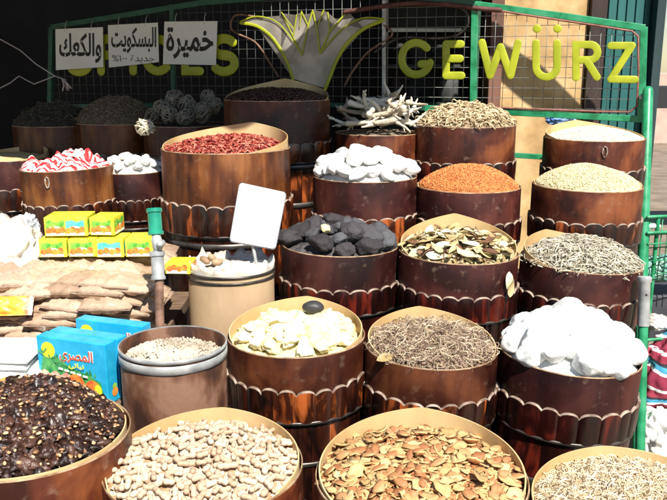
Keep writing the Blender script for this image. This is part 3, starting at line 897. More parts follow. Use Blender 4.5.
mrt = mnoise('pale_root', (.34, .27, .19), (.56, .49, .37), 30, .7, bump=1, bscale=70, rand='object', c3=(.70, .66, .56))
rmz = [root_mesh(k) for k in range(6)]
for q_ in rmz: q_.materials.append(mrt)
for (px, py, dz, s_, rz) in ((352, 112, .02, 1, .5), (366, 112, -.08, 1.1, 1.9), (380, 115, -.1, 1.1, .1), (393, 112, -.06, 1, 2.4), (370, 105, .06, 1, 1.4), (385, 104, .02, 1.1, .4), (355, 122, -.12, 1, 2.9), (350, 118, .05, 1, 2.2), (362, 106, 0, 1.1, .6), (372, 98, .05, 1.1, .3), (385, 108, -.05, 1, 2.8), (395, 120, -.12, 1, .2), (404, 112, -.1, 1, 1.5),
                             (375, 118, -.1, 1.1, 1.1), (360, 124, -.15, .9, .1), (390, 97, .08, .9, 2.0), (411, 122, -.12, .9, 4.5), (345, 108, .1, .9, 1.2), (398, 104, 0, 1, .9), (382, 124, -.16, 1, 2.5), (410, 104, -.02, .9, 1.3)):
    o = bpy.data.objects.new('branching_root', random.choice(rmz)); COL.objects.link(o)
    o.location = U(px, py, BAR['root']['zc'] + dz); o.scale = (s_,) * 3
    o.rotation_euler = (random.uniform(-.3, .3), random.uniform(-.35, .35), rz)
    tag(o, 'pale branching dried root heaped on the shaded barrel', 'root', 'branching roots behind the white stones')

# fibre knots
def knot_mesh(seed, R=.055):
    rs = random.Random(seed); mb = MB()
    for k in range(16):
        ax = Vector((rs.gauss(0, 1), rs.gauss(0, 1) * .5, rs.gauss(0, 1))).normalized()
        u = ax.orthogonal().normalized(); v = ax.cross(u)
        off = ax * rs.uniform(-.45, .45) * R; r = math.sqrt(max(.1, R * R - off.length_squared)) if False else R * rs.uniform(.75, 1.0)
        pts = [off + u * (r * math.cos(t)) + v * (r * .8 * math.sin(t)) + Vector((rs.gauss(0, .0015), rs.gauss(0, .0015), rs.gauss(0, .0015))) for t in [2 * PI * i / 14 for i in range(15)]]
        mb.tube(pts, R * .085, 5, cap='none')
    me = bpy.data.meshes.new('knot'); me.from_pydata([tuple(v) for v in mb.v], [], mb.f)
    me.polygons.foreach_set('use_smooth', [True] * len(me.polygons))
    return me


mkn = mnoise('fibre', (.16, .14, .11), (.30, .27, .22), 40, .8, bump=.3)
mkl = mnoise('fibre_sunlit', (.50, .45, .32), (.68, .62, .48), 40, .8, bump=.3)  # same fibre, colour lightened to make one bundle look sunlit
kn = [knot_mesh(k) for k in range(3)]
for q_ in kn: q_.materials.append(mkn)
KN = [(163, 108, 0, 1.0), (174, 100, .05, 1.15), (188, 106, .02, 1.1), (170, 115, -.1, 1.0), (185, 117, -.12, 1.0), (202, 113, -.06, 1.0), (213, 106, 0, .95), (208, 98, .1, .9), (152, 116, .0, .85)]
for i, (px, py, dz, s_) in enumerate(KN):
    o = bpy.data.objects.new('fibre_bundle', kn[i % 3]); COL.objects.link(o)
    o.location = U(px, py, BAR['knot']['zc'] + dz); o.scale = (s_, s_, s_ * .85); o.rotation_euler = (random.random() * 3, random.random() * 3, random.random() * 6)
    tag(o, 'grey coiled fibre bundle piled in the shaded barrel', 'fibre bundle', 'coiled fibre bundles behind the chillies')
kp = knot_mesh(9); kp.materials.append(mkl)
o = link('fibre_bundle', kp); o.location = U(145, 127, 3.95); o.scale = (.95, .95, .85)
tag(o, 'sunlit pale coiled fibre bundle hanging left of the chilli barrel', 'fibre bundle')

# striped bag in barrel: crumpled sheet heap
def bag_heap(key, name, label, cat, mat, hh, amp=.02, sc=11, rr=.97):
    b = BAR[key]; R = b['R'] * rr; vs, fs = [], []
    nr, na = 30, 96; sd = random.random() * 30
    vs.append((0, 0, hh))
    for i in range(1, nr + 1):
        r = R * i / nr
        for k in range(na):
            a = 2 * PI * k / na; x, y = r * math.cos(a), r * math.sin(a)
            q_ = noise.noise(Vector((x * sc + sd, y * sc, 1))); q2 = abs(noise.noise(Vector((x * sc * 2.3 + sd, y * sc * 2.3, 4))))
            vs.append((x, y, hh * (1 - (i / nr) ** 2.2) - .006 + (amp * q_ + amp * q2) * (1 - (i / nr) ** 6)))
    for k in range(na): fs.append((0, 1 + k, 1 + (k + 1) % na))
    for i in range(nr - 1):
        for k in range(na):
            k2 = (k + 1) % na
            fs.append((1 + i * na + k, 1 + (i + 1) * na + k, 1 + (i + 1) * na + k2, 1 + i * na + k2))
    mb = MB(); mb.add(vs, fs, smooth=True)
    o = mb.build(name, mat); o.location = b['c']; tag(o, label, cat); return o


ms, nt, bs = mat_base('striped_cloth')
tc = N(nt, 'ShaderNodeTexCoord'); wv = N(nt, 'ShaderNodeTexWave'); wv.inputs['Scale'].default_value = 9; wv.inputs['Distortion'].default_value = 14; wv.inputs['Detail'].default_value = 2; wv.inputs['Detail Scale'].default_value = 1.2
wv.bands_direction = 'Y'
nt.links.new(tc.outputs['Object'], wv.inputs[0])
r_ = ramp(nt, [(.40, (.48, .03, .035)), (.55, (.78, .76, .72))]); nt.links.new(wv.outputs['Fac'], r_.inputs[0]); nt.links.new(r_.outputs[0], bs.inputs[0]); bs.inputs['Roughness'].default_value = .45
o = bag_heap('stripe', 'striped_bag', 'red and white striped plastic bag crumpled in a brown barrel', 'bag', ms, .045, .05)
mb = MB(); c = BAR['stripe']['c']
mb.add([(-.03, 0, 0), (.03, .01, .0), (.012, .02, .06), (-.028, .005, .055), (-.02, .03, .0)], [(0, 1, 2, 3), (1, 4, 2), (4, 0, 3, 2)])
q_ = mb.build('bag_corner', M['paper'], o); q_.location = (.05, -.02, .045); q_.scale = (.6, .8, .7); q_.rotation_euler = (.2, .5, .4)

# ------------------------------------------------------------------ canister, bucket, tag
def drum(name, label, cx, cy, hw, R, zbot, bodymat, wall=.004, rings=((-.004, .004), (-.035, .020)), group=None, ringmat='zinc', ht_drop=.03):
    zc = F * R / hw; rim = U(cx, cy, zc); H = rim.z - zbot
    root = empty(name, rim - Vector((0, 0, H))); tag(root, label, 'drum')
    mb = MB(); sd = random.random() * 9
    def f(a):
        d = .002 * noise.noise(Vector((math.cos(a) * 2, math.sin(a) * 2, sd)))
        return [(R - wall + d, .01), (R + d, 0), (R + d, H * .5), (R + d, H - .002), (R - .001 + d, H), (R - wall + .001 + d, H), (R - wall + d, H - .002)]
    mb.shell(f, 96); mb.build('drum_wall', bodymat, root, auto=60)
    mb = MB(); mb.shell(lambda a: [(0.001, .012), (R - wall, .012), (R - wall, .006), (.001, .006)], 48); mb.build('drum_bottom', bodymat, root)
    for z0, hgt in rings:
        mb = MB(); zz = H + z0
        mb.shell(lambda a: [(R + .0005, zz - hgt), (R + .004, zz - hgt + .002), (R + .0045, zz - .002), (R + .0025, zz), (R + .0005, zz)], 96)
        mb.build('metal_ring', M[ringmat], root, auto=60)
    return root, rim, R, zc


mcan = mnoise('fibre_drum_red', (.035, .013, .007), (.095, .036, .017), 9, .6, (1, 1, .6), 7, .6, 50, c3=(.19, .10, .06), spec=.4, lo=.42, hi=.58)
root, rim, R_, zc_ = drum('fibre_drum', 'reddish-brown fibre drum with zinc rim band beside the blue boxes', 173, 343, 52, .14, .55, mcan, rings=((.002, .012), (-.014, .024)))
BAR['canister'] = dict(c=rim, R=R_, zc=zc_, root=root, q=Matrix.Identity(3))
m = mnoise('pale_powder', (.34, .27, .19), (.60, .54, .44), 9, .85, bump=.7, bscale=60)
heap('canister', 'pale_powder', 'dusty pale powder filling the reddish drum', .012, m, .034, .8, .012, 22, 'powder')
merge_bits('canister', 'powder_crumbs', [rock_proto(.0035, 1, k, .4) for k in range(4)], 900, m, None, None, (.5, 1.5), (0, .003), .6, parent=BAR['canister']['heap'])
# folded brown paper scoop + faint stamp on the drum
mb = MB(); mb.s = True
pts = [(math.cos(t) * .022, math.sin(t) * .02) for t in [PI * i / 8 - .3 for i in range(9)]]
vs = []
for k in range(5):
    for x, y in pts: vs.append((k * .035, x * (1 - k * .08), y * (1 - k * .1)))
n0 = len(vs); vs += [(x, y * .92, z * .92 - .001) for x, y, z in vs]
fs = [(k * 9 + i, k * 9 + i + 1, (k + 1) * 9 + i + 1, (k + 1) * 9 + i) for k in range(4) for i in range(8)]
fs += [tuple(i + n0 for i in f)[::-1] for f in fs]
mb.add(vs, fs)
o = mb.build('paper_roll', mnoise('brown_paper', (.25, .14, .08), (.42, .27, .16), 30, .7)); o.location = U(133, 345, 2.27) + Vector((0, 0, .012)); o.rotation_euler = (0, -.06, .5)
tag(o, 'rolled brown paper lying in the reddish drum', 'paper roll')

mbk = mnoise('fibre_drum_beige', (.32, .21, .115), (.45, .31, .18), 7, .6, (1, 1, .5), 7, .2, 60)
root, rim, R_, zc_ = drum('fibre_drum', 'beige fibre drum with two metal rings holding a plastic bag', 231, 267, 43, .15, .62, mbk, rings=((.002, .010), (-.018, .010)), ringmat='iron')
BAR['bucket'] = dict(c=rim, R=R_, zc=zc_, root=root, q=Matrix.Identity(3))
mb = MB()
sd = 4.4
def fb(a):
    k = noise.noise(Vector((math.cos(a) * 4, math.sin(a) * 4, sd))); k2 = noise.noise(Vector((math.cos(a) * 11, math.sin(a) * 11, sd)))
    h = .030 + .034 * k + .018 * k2
    return [(R_ - .006, -.03), (R_ + .001 + .004 * k2, h * .4 + .004), (R_ - .002 + .006 * k, h + .003), (R_ - .02, h * .55), (R_ - .06, .012 + .022 * k2), (.05, .016 + .03 * k), (.002, .022)]
mb.shell(fb, 90, closed=False)
o = mb.build('plastic_bag', mnoise('bag_white', (.50, .43, .34), (.74, .70, .62), 14, .35, bump=.4, bscale=40)); o.location = rim
tag(o, 'crumpled whitish plastic bag with its mouth folded over the beige drum', 'bag')
mspn = mnoise('brown_nuts', (.26, .16, .09), (.46, .32, .2), 30, .6, bump=.3, rand='object')
sc_me = lumps('nugget', mspn, 3, .022, .014, .012, .3, 1.4, 2)
for k, (px, py) in enumerate(((205, 260), (212, 258), (217, 262))):
    o = bpy.data.objects.new('nugget', sc_me[k % 3]); COL.objects.link(o); o.location = U(px, py, 2.66); o.rotation_euler = (0, random.random(), random.random() * 6)
    tag(o, 'brown dried nugget in the plastic bag of the beige drum', 'nugget', 'brown nuggets in the beige drum')

# price board
zb = 2.66
root = empty('price_board', U(258, 250, zb)); tag(root, 'blank white price board with rounded corners standing in the beige drum', 'price board')
c4 = [U(240, 183, zb + .06), U(286, 193, zb + .05), U(275, 249, zb - .01), U(230, 241, zb)]
uu = (c4[1] - c4[0]); vv = (c4[3] - c4[0]); nn = uu.cross(vv).normalized()
if nn.y > 0: nn = -nn
def bil(u, v): return c4[0] * (1 - u) * (1 - v) + c4[1] * u * (1 - v) + c4[2] * u * v + c4[3] * (1 - u) * v
out = []
rc = .07
for cu, cv, a0 in ((1 - rc, rc, -90), (1 - rc, 1 - rc, 0), (rc, 1 - rc, 90), (rc, rc, 180)):
    for k in range(6):
        a = math.radians(a0 + k * 18); out.append((cu + rc * math.cos(a), cv + rc * math.sin(a) * 1))
def slab(name, outl, fn, nrm, th, mat, parent=None, off=0):
    mb = MB(); n = len(outl)
    fr = [fn(*p) + nrm * (off + th) for p in outl]; bk = [fn(*p) + nrm * off for p in outl]
    mb.add(fr + bk, [tuple(range(n)), tuple(range(n, 2 * n))[::-1]] + [(i, n + i, n + (i + 1) % n, (i + 1) % n) for i in range(n)])
    o = mb.build(name, mat, parent)
    if parent:
        o.matrix_parent_inverse = Matrix.Translation(parent.location).inverted() if parent.rotation_euler.to_matrix() == Matrix.Identity(3) else parent.matrix_world.inverted()
    return fix_normals(o)


bpy.context.view_layer.update()
slab('board_edge', [(.5 + (u - .5) * 1.035, .5 + (v - .5) * 1.03) for u, v in out], bil, nn, .0025, plain('edge_grey', (.12, .12, .14)), root, -.003)
slab('board', out, bil, nn, .003, M['white'], root)
for u0, v0, w_, h_ in ((.38, .2, .06, .04), (.62, .17, .2, .03), (.62, .24, .12, .025)):
    slab('faint_mark', [(u0, v0), (u0 + w_, v0), (u0 + w_, v0 + h_), (u0, v0 + h_)], bil, nn, .0006, plain('faded_ink', (.55, .56, .66)), root, .003)
mb = MB(); mb.tube([U(253, 246, zb + .01), U(256, 262, zb + .015), U(258, 275, zb + .02)], .006, 6); o = mb.build('holder', M['zinc'], root); o.matrix_parent_inverse = root.matrix_world.inverted()

# ------------------------------------------------------------------ table, packets, cartons, blue boxes
mtb = mnoise('table_wood', (.10, .06, .035), (.2, .13, .08), 14, .7, (1, 6, 1))
root = empty('stall_table', (-1.1, 2.5, 0)); tag(root, 'low wooden table carrying the paper packets and boxes', 'table')
def pbox(name, c, d, mat, parent, bev=0):
    mb = MB(); mb.box(Vector(c) - parent.location, d, bev=bev); return mb.build(name, mat, parent)
pbox('table_top', (-1.16, 2.50, 1.095), (1.16, 1.15, .04), mtb, root)
for x, y in ((-1.70, 1.96), (-.64, 1.96), (-1.70, 3.04), (-.64, 3.04)): pbox('leg', (x, y, .5375), (.05, .05, 1.075), mtb, root)
TT = 1.115


def packet_mesh(k, L=.165, W=.13, Hh=.050):
    vs, fs = [], []; nx, ny = 22, 16; sd = k * 5.1
    def hh(u, v):
        e = (max(0, 1 - abs(u) ** 2.4) * max(0, 1 - abs(v) ** 2.4)) ** .55
        w_ = .45 * noise.noise(Vector((u * 2.2 + sd, v * 2.2, 0))) + .30 * noise.noise(Vector((u * 6 + sd, v * 3, 2))) - .45 * abs(noise.noise(Vector((u * 5 + sd, v * 5, 7))))
        return Hh / 2 * e * (1 + w_) + .001
    for s_ in (1, -1):
        for i in range(nx + 1):
            for j in range(ny + 1):
                u, v = i / nx * 2 - 1, j / ny * 2 - 1
                ed = 1 + .03 * noise.noise(Vector((u * 3 + sd, v * 3, 5)))
                vs.append((u * L / 2 * ed, v * W / 2 * ed, s_ * hh(u, v)))
    n0 = (nx + 1) * (ny + 1)
    for i in range(nx):
        for j in range(ny):
            a = i * (ny + 1) + j
            fs.append((a, a + ny + 1, a + ny + 2, a + 1)); fs.append(tuple(n0 + q for q in (a, a + 1, a + ny + 2, a + ny + 1)))
    bd = [i * (ny + 1) for i in range(nx + 1)] + [nx * (ny + 1) + j for j in range(1, ny + 1)] + [i * (ny + 1) + ny for i in range(nx - 1, -1, -1)] + [j for j in range(ny - 1, 0, -1)]
    for i in range(len(bd)):
        a, b_ = bd[i], bd[(i + 1) % len(bd)]
        fs.append((a, b_, n0 + b_, n0 + a))
    me = bpy.data.meshes.new('paper_packet'); me.from_pydata(vs, [], fs); me.materials.append(M['kraft'])
    me.polygons.foreach_set('use_smooth', [True] * len(me.polygons))
    return me


pkm = [packet_mesh(k) for k in range(8)]
TOPL = 12
for lay in range(TOPL - 1):
    z = TT + .015 + lay * .0205
    y0 = 2.40 + .0 * lay + max(0, lay - 7) * .018
    for row in range(4 if lay < TOPL - 1 else 3):
        x = -1.62 + random.uniform(-.04, .04)
        while x < -.62:
            if row in (0, 1) or lay >= TOPL - 3:
                o = bpy.data.objects.new('paper_packet', random.choice(pkm)); COL.objects.link(o)
                yy = y0 + row * .13 + random.uniform(-.025, .025)
                droop = .014 * math.sin(x * 9 + 1.0) + .012 * math.sin(x * 23 + lay)
                o.location = (x, yy, z + droop * min(lay, 11 - lay) / 7 + random.uniform(-.003, .003))
                o.rotation_euler = (random.gauss(.0, .03) + .02, random.gauss(0, .05), random.gauss(0, .12)); o.scale = (1, 1.1, random.uniform(.8, 1.2))
                tag(o, 'tan paper packet stacked in the heap on the low table', 'paper packet', 'tan paper packets stacked on the table')
            x += .105 + random.uniform(-.02, .02)
# yellow label packet sticking out at left
mlab, nt, bs = mat_base('fruit_label')
tc = N(nt, 'ShaderNodeTexCoord'); sx = N(nt, 'ShaderNodeSeparateXYZ'); nt.links.new(tc.outputs['Object'], sx.inputs[0])
mr = N(nt, 'ShaderNodeMapRange'); mr.inputs[1].default_value = -.1; mr.inputs[2].default_value = .1; nt.links.new(sx.outputs[0], mr.inputs[0])
r_ = ramp(nt, [(.0, (.25, .60, .04)), (.3, (.80, .55, .04)), (.5, (.85, .30, .03)), (.72, (.80, .60, .08)), (.8, (.8, .2, .1)), (.86, (.78, .62, .45))]); nt.links.new(mr.outputs[0], r_.inputs[0]); nt.links.new(r_.outputs[0], bs.inputs[0]); bs.inputs['Roughness'].default_value = .4
me = packet_mesh(3, .15, .065, .04); me.materials.clear(); me.materials.append(mlab)
o = link('label_packet', me); o.location = U(8, 306, 2.42); o.rotation_euler = (.9, 0, .1); tag(o, 'packet with a yellow, orange and green fruit label at the left edge of the heap', 'packet')
# white packets at left front
mw1 = mnoise('white_packet', (.72, .70, .66), (.86, .85, .82), 12, .3, bump=.5, bscale=30)
for k in range(6):
    me = packet_mesh(20 + k, .26, .16, .03); me.materials.clear(); me.materials.append(mw1)
    o = link('white_packet', me); p = U(-8 + (k % 2) * 6, 385 - k * 7, 2.16 + .01 * k); o.location = p; o.rotation_euler = (.1, random.gauss(0, .04), random.gauss(0, .1))
    tag(o, 'flat white packet in the pile left of the blue boxes', 'packet', 'white packets left of the blue boxes')
    if k == 1:
        mb = MB(); mb.box((.03, -.05, .019), (.06, .022, .002)); mb.build('orange_print', plain('print_or', (.75, .30, .05)), o)
        mb = MB(); mb.box((-.03, -.05, .019), (.05, .018, .002)); mb.build('green_print', plain('print_gr', (.35, .55, .08)), o)

# printed cartons ------------------------------------------------
ART = dict(yel=mnoise('art_yellow', (.74, .66, .03), (.82, .76, .07), 30, .35, bump=.1), gr=mnoise('art_green', (.05, .34, .04), (.35, .62, .08), 60, .4, bump=0), or_=mnoise('art_orange', (.80, .10, .03), (.85, .36, .05), 40, .4, bump=0),
           cy=mnoise('art_teal', (.05, .50, .45), (.15, .62, .50), 40, .4, bump=0), wh=plain('art_white', (.82, .82, .8), .4), red=plain('art_red', (.70, .08, .03), .4), blue=mnoise('box_blue', (.010, .34, .60), (.03, .44, .70), 25, .28, bump=.12),
           sun=plain('art_sun', (.88, .72, .03), .4), pk=mnoise('art_pink', (.70, .25, .18), (.85, .60, .45), 60, .4, bump=0), leaf=mnoise('art_leaf', (.01, .20, .07), (.10, .42, .10), 70, .4, bump=0))


def disc(cx, cz, r, n=20, sq=1.0, wob=0):
    return [(cx + r * math.cos(2 * PI * k / n) * (1 + wob * math.sin(k * 2.7)), cz + sq * r * math.sin(2 * PI * k / n) * (1 + wob * math.cos(k * 1.9))) for k in range(n)]


def decal(name, shapes, mat, parent, x_axis, z_axis, nrm, origin, off):
    """flat printed shapes, one mesh per colour"""
    mb = MB()
    for i, sh in enumerate(shapes):
        o_ = off + i * .00012
        f_ = [origin + x_axis * a + z_axis * b_ + nrm * o_ for a, b_ in sh]
        mb.add(f_, [tuple(range(len(sh)))])
    return fix_normals(mb.build(name, mat, parent))


X, Y, Z = Vector((1, 0, 0)), Vector((0, 1, 0)), Vector((0, 0, 1))


def yellow_carton(loc, rot, dims, label, variants):
    W, D, Hh = dims
    root = empty('yellow_carton', loc, (0, 0, rot)); tag(root, label, 'carton', 'yellow printed cartons on the paper packets')
    mb = MB(); mb.box((0, 0, Hh / 2), (W, D, Hh), bev=.002); mb.build('carton_box', ART['yel'], root)
    for face in (0, 1):
        if face == 0: xa, nr, og, wd = X, -Y, Vector((-W / 2, -D / 2, 0)), W
        else: xa, nr, og, wd = Y, X, Vector((W / 2, -D / 2, 0)), D
        nb = max(1, round(wd / .085)); g, t, rr, ww = [], [], [], []
        for k in range(nb):
            x0 = .006 + k * (wd - .012) / nb; x1 = x0 + (wd - .012) / nb - .004; xm = (x0 + x1) / 2
            hz = [(x0, .012), (x1, .012), (x1, Hh * .84)] + [(x1 + (x0 - x1) * i / 6, Hh * (.80 + .06 * math.sin(i * 1.7 + k))) for i in range(1, 6)] + [(x0, Hh * .78)]
            (t if (k + variants) % 3 == 2 else g).append(hz)
            for q in range(4): rr.append(disc(x0 + (x1 - x0) * (q + .5) / 4, .019 + .005 * (q % 2), .0105, 12))
            ww.append(disc(xm, Hh * .42, .02, 16, .38)); ww.append([(x0, .003), (x1, .003), (x1, .012), (x0, .012)])
        decal('green_print', g or [hz], ART['gr'], root, xa, Z, nr, og, .0012)
        if t: decal('teal_print', t, ART['cy'], root, xa, Z, nr, og, .0013)
        decal('fruit_print', rr, ART['or_'], root, xa, Z, nr, og, .0022)
        decal('white_print', ww, ART['wh'], root, xa, Z, nr, og, .0020)
    return root


p = U(38, 258, 2.66)
for k, lb_ in enumerate(('yellow printed carton at the left end of the lower row', 'yellow printed carton second from the left in the lower row', 'yellow printed carton third from the left in the lower row, teal panel in front', 'yellow printed carton at the right end of the lower row, nearest the pole')):
    yellow_carton((p.x + .047 + k * .0975, p.y + .07 + .006 * (k % 2), p.z), .03 + .02 * (k % 2), (.093, .12, .062), lb_, k)
p = U(42, 236, 2.66)
yellow_carton((p.x + .075, p.y + .075, p.z - .004), .05, (.145, .12, .066), 'wider yellow printed carton on top of the lower row, at the left', 1)
yellow_carton((p.x + .20, p.y + .085, p.z - .004), -.06, (.085, .11, .062), 'narrow yellow printed carton on top of the lower row, at the right', 0)
p = U(178, 275, 2.62); yellow_carton((p.x, p.y + .06, p.z), -.05, (.085, .10, .036), 'small yellow carton between the metal pole and the beige drum', 0)

# Arabic shaping (isolated, final, initial, medial)
AR = {'ا': (0xFE8D, 0xFE8E), 'ب': (0xFE8F, 0xFE90, 0xFE91, 0xFE92), 'ة': (0xFE93, 0xFE94), 'ت': (0xFE95, 0xFE96, 0xFE97, 0xFE98), 'ج': (0xFE9D, 0xFE9E, 0xFE9F, 0xFEA0),
      'خ': (0xFEA5, 0xFEA6, 0xFEA7, 0xFEA8), 'د': (0xFEA9, 0xFEAA), 'ر': (0xFEAD, 0xFEAE), 'س': (0xFEB1, 0xFEB2, 0xFEB3, 0xFEB4), 'ص': (0xFEB9, 0xFEBA, 0xFEBB, 0xFEBC),
      'ع': (0xFEC9, 0xFECA, 0xFECB, 0xFECC), 'ك': (0xFED9, 0xFEDA, 0xFEDB, 0xFEDC), 'ل': (0xFEDD, 0xFEDE, 0xFEDF, 0xFEE0), 'م': (0xFEE1, 0xFEE2, 0xFEE3, 0xFEE4),
      'و': (0xFEED, 0xFEEE), 'ى': (0xFEEF, 0xFEF0), 'ي': (0xFEF1, 0xFEF2, 0xFEF3, 0xFEF4), 'ن': (0xFEE5, 0xFEE6, 0xFEE7, 0xFEE8)}


def shape_ar(s):
    out = []
    for i, ch in enumerate(s):
        if ch not in AR: out.append(ch); continue
        f = AR[ch]
        prev = i > 0 and s[i - 1] in AR and len(AR[s[i - 1]]) == 4
        nxt = i < len(s) - 1 and s[i + 1] in AR and len(f) == 4
        out.append(chr(f[3] if prev and nxt else f[1] if prev else f[2] if nxt else f[0]))
    t = ''.join(reversed(out))
    return t.replace('٠٠١', '١٠٠')


def text_mesh(name, s, mat, parent, w, h, Mx, bold=0, shaped=True):
    """text fitted to w x h, centred, placed by matrix Mx (local to the parent)"""
    cu = bpy.data.curves.new(name, 'FONT'); cu.body = shape_ar(s) if shaped else s
    cu.offset = bold; cu.fill_mode = 'BOTH'; cu.resolution_u = 5; cu.extrude = .015
    t = bpy.data.objects.new('tmp', cu); COL.objects.link(t)
    bpy.context.view_layer.update()
    me = bpy.data.meshes.new_from_object(t.evaluated_get(bpy.context.evaluated_depsgraph_get()))
    bpy.data.objects.remove(t)
    xs = [v.co.x for v in me.vertices]; ys = [v.co.y for v in me.vertices]
    cx, cy = (min(xs) + max(xs)) / 2, (min(ys) + max(ys)) / 2
    sx_, sy_ = w / (max(xs) - min(xs)), h / (max(ys) - min(ys))
    for v in me.vertices: v.co = Mx @ Vector(((v.co.x - cx) * sx_, (v.co.y - cy) * sy_, v.co.z * .02))
    me.name = name
    me.materials.clear()
    return link(name, me, mat, parent)


def face_matrix(origin, xa, za, nrm):
    m_ = Matrix(((xa.x, za.x, nrm.x, origin.x), (xa.y, za.y, nrm.y, origin.y), (xa.z, za.z, nrm.z, origin.z), (0, 0, 0, 1)))
    return m_


def blue_box(loc, rot, label, dims=(.225, .045, .172)):
    W, D, Hh = dims
    root = empty('blue_box', loc, (0, 0, rot)); tag(root, label, 'box', 'blue printed boxes beside the red drum')
    mb = MB(); mb.box((0, 0, Hh / 2), (W, D, Hh), bev=.002); mb.build('box_body', ART['blue'], root)
    og = Vector((-W / 2, -D / 2, 0)); s_ = W / .225
    decal('picture_sun', [disc(.038, Hh - .036, .023)], ART['sun'], root, X, Z, -Y, og, .0012)
    lv = [[(.006, .06), (.02, .125), (.045, .128), (.075, .112), (.10, .098), (.13, .088), (.165, .080), (.205, .062), (.212, .03), (.205, .02), (.012, .03)]]
    decal('picture_foliage', lv, ART['leaf'], root, X, Z, -Y, og, .0010)
    fr = []
    rs = random.Random(4)
    for k in range(26):
        x = rs.uniform(.015, .20); y = .130 - x * .36 + rs.uniform(-.006, .014); a = rs.uniform(.2, 2.6); L_ = rs.uniform(.012, .024)
        dx, dz = math.cos(a), math.sin(a)
        fr.append([(x, y), (x + dx * L_ * .5 - dz * .003, y + dz * L_ * .5 + dx * .003), (x + dx * L_, y + dz * L_), (x + dx * L_ * .5 + dz * .003, y + dz * L_ * .5 - dx * .003)])
    decal('picture_fronds', fr, ART['leaf'], root, X, Z, -Y, og, .0016)
    decal('picture_blossom', [disc(.014 + .012 * k, .062 + .008 * math.sin(k * 2.1), .013, 12, .8, .15) for k in range(8)], ART['pk'], root, X, Z, -Y, og, .0052)
    decal('picture_peach', [disc(.182, .042, .026, 20), disc(.128, .050, .029, 20), disc(.082, .034, .018, 16)], ART['or_'], root, X, Z, -Y, og, .0060)
    decal('picture_peach_cheek', [disc(.200, .040, .012, 16, 1.6)], ART['sun'], root, X, Z, -Y, og, .0070)
    decal('white_lines', [[(.072 + .02 * k, .092 - .003 * k), (.087 + .02 * k, .091 - .003 * k), (.087 + .02 * k, .0845 - .003 * k), (.072 + .02 * k, .0855 - .003 * k)] for k in range(5)], ART['wh'], root, X, Z, -Y, og, .0056)
    Mx = face_matrix(Vector((-W / 2 + .130, -D / 2 - .0014, Hh - .044)), X, Z, -Y)
    text_mesh('title_outline', 'المصرى', ART['wh'], root, .112, .042, Mx, .035)
    text_mesh('title', 'المصرى', ART['red'], root, .108, .038, face_matrix(Vector((-W / 2 + .130, -D / 2 - .0022, Hh - .044)), X, Z, -Y), .01)
    text_mesh('subtitle', 'نباتى', ART['sun'], root, .050, .018, face_matrix(Vector((-W / 2 + .132, -D / 2 - .0062, Hh - .070)), X, Z, -Y), .02)
    # side panel print
    decal('side_peach', [disc(.030, .030, .013, 16)], ART['or_'], root, Y, Z, X, Vector((W / 2, -D / 2, 0)), .0012)
    decal('side_green', [disc(.030, .046, .010, 14, .8)], ART['gr'], root, Y, Z, X, Vector((W / 2, -D / 2, 0)), .0010)
    return root


zb_ = 2.12
pl, pr = U(41, 380, zb_ + .05), U(107, 396, zb_ - .02)
ang = math.atan2(pr.y - pl.y, pr.x - pl.x)
bw = (pr - pl).length
dirx = Vector((math.cos(ang), math.sin(ang), 0)); diry = Vector((-dirx.y, dirx.x, 0))
mid = (pl + pr) / 2; mid.z = TT + .002
S_ = bw / .225
bb = blue_box(mid + diry * .0225, ang, 'blue printed box with a yellow sun and peaches standing in front')
b2 = blue_box(mid + diry * .071 + dirx * .004 + Z * .0, ang + .01, 'blue printed box pressed close behind the front one')
b3 = blue_box(mid + diry * .185 + dirx * .005, ang + .03, 'blue printed box farthest back, half hidden by the two before it and the red drum')

# plastic carrier bag at left
bm = bmesh.new(); bmesh.ops.create_icosphere(bm, subdivisions=5, radius=1)
for v in bm.verts:
    p = v.co.copy()
    d = 1 + .30 * noise.noise(p * 1.2) + .42 * abs(noise.noise(p * 2.3 + Vector((4, 0, 0)))) - .22 * abs(noise.noise(p * 4.0))
    v.co = Vector((p.x * .13 * d, p.y * .11 * d, p.z * .115 * d))
me = bpy.data.meshes.new('bag'); bm.to_mesh(me); bm.free(); me.polygons.foreach_set('use_smooth', [True] * len(me.polygons))
mpl = mnoise('white_plastic', (.46, .42, .36), (.68, .66, .62), 10, .28, bump=.5, bscale=22)
o = link('carrier_bag', me, mpl); o.location = U(8, 252, 2.75); tag(o, 'crumpled white plastic carrier bag left of the yellow cartons', 'bag')
me2 = me.copy(); me2.materials.clear(); me2.materials.append(mnoise('clear_film', (.35, .37, .40), (.75, .77, .80), 14, .15, bump=.8, bscale=26))
o = link('plastic_film', me2); o.location = U(27, 228, 2.85); o.scale = (.36, .36, .42); o.rotation_euler = (.4, .3, 1); tag(o, 'greyish clear film knot sticking up behind the white carrier bag', 'film')

# ------------------------------------------------------------------ galvanised pole with green coupling
root = empty('metal_pole', U(163, 420, 2.36)); root.location.z = .4
tag(root, 'thin rusty pole topped by galvanised fittings and a green coupling', 'pole')
bpy.context.view_layer.update()
def polepart(name, p0, p1, r0, r1, mat, n=20, extra=None):
    mb = MB(); a, b_ = U(*p0), U(*p1)
    pts = [a, b_]; rr = [r0, r1]
    if extra: pts = [a.lerp(b_, t) for t, _ in extra]; rr = [q for _, q in extra]
    mb.tube(pts, rr, n, cap='none')
    o = mb.build(name, mat, root, auto=40); o.matrix_parent_inverse = root.matrix_world.inverted(); return o
zp = 2.36
polepart('rusty_pipe', (162, 335 + 100, zp), (159, 278, zp), .0135, .0135, M['rust'])
polepart('galvanised_sleeve', (158.5, 280, zp), (157, 251, zp), .02, .02, M['zinc'], extra=[(0, .018), (.02, .022), (.12, .022), (.15, .019), (.8, .019), (.83, .023), (.98, .023), (1, .019)])
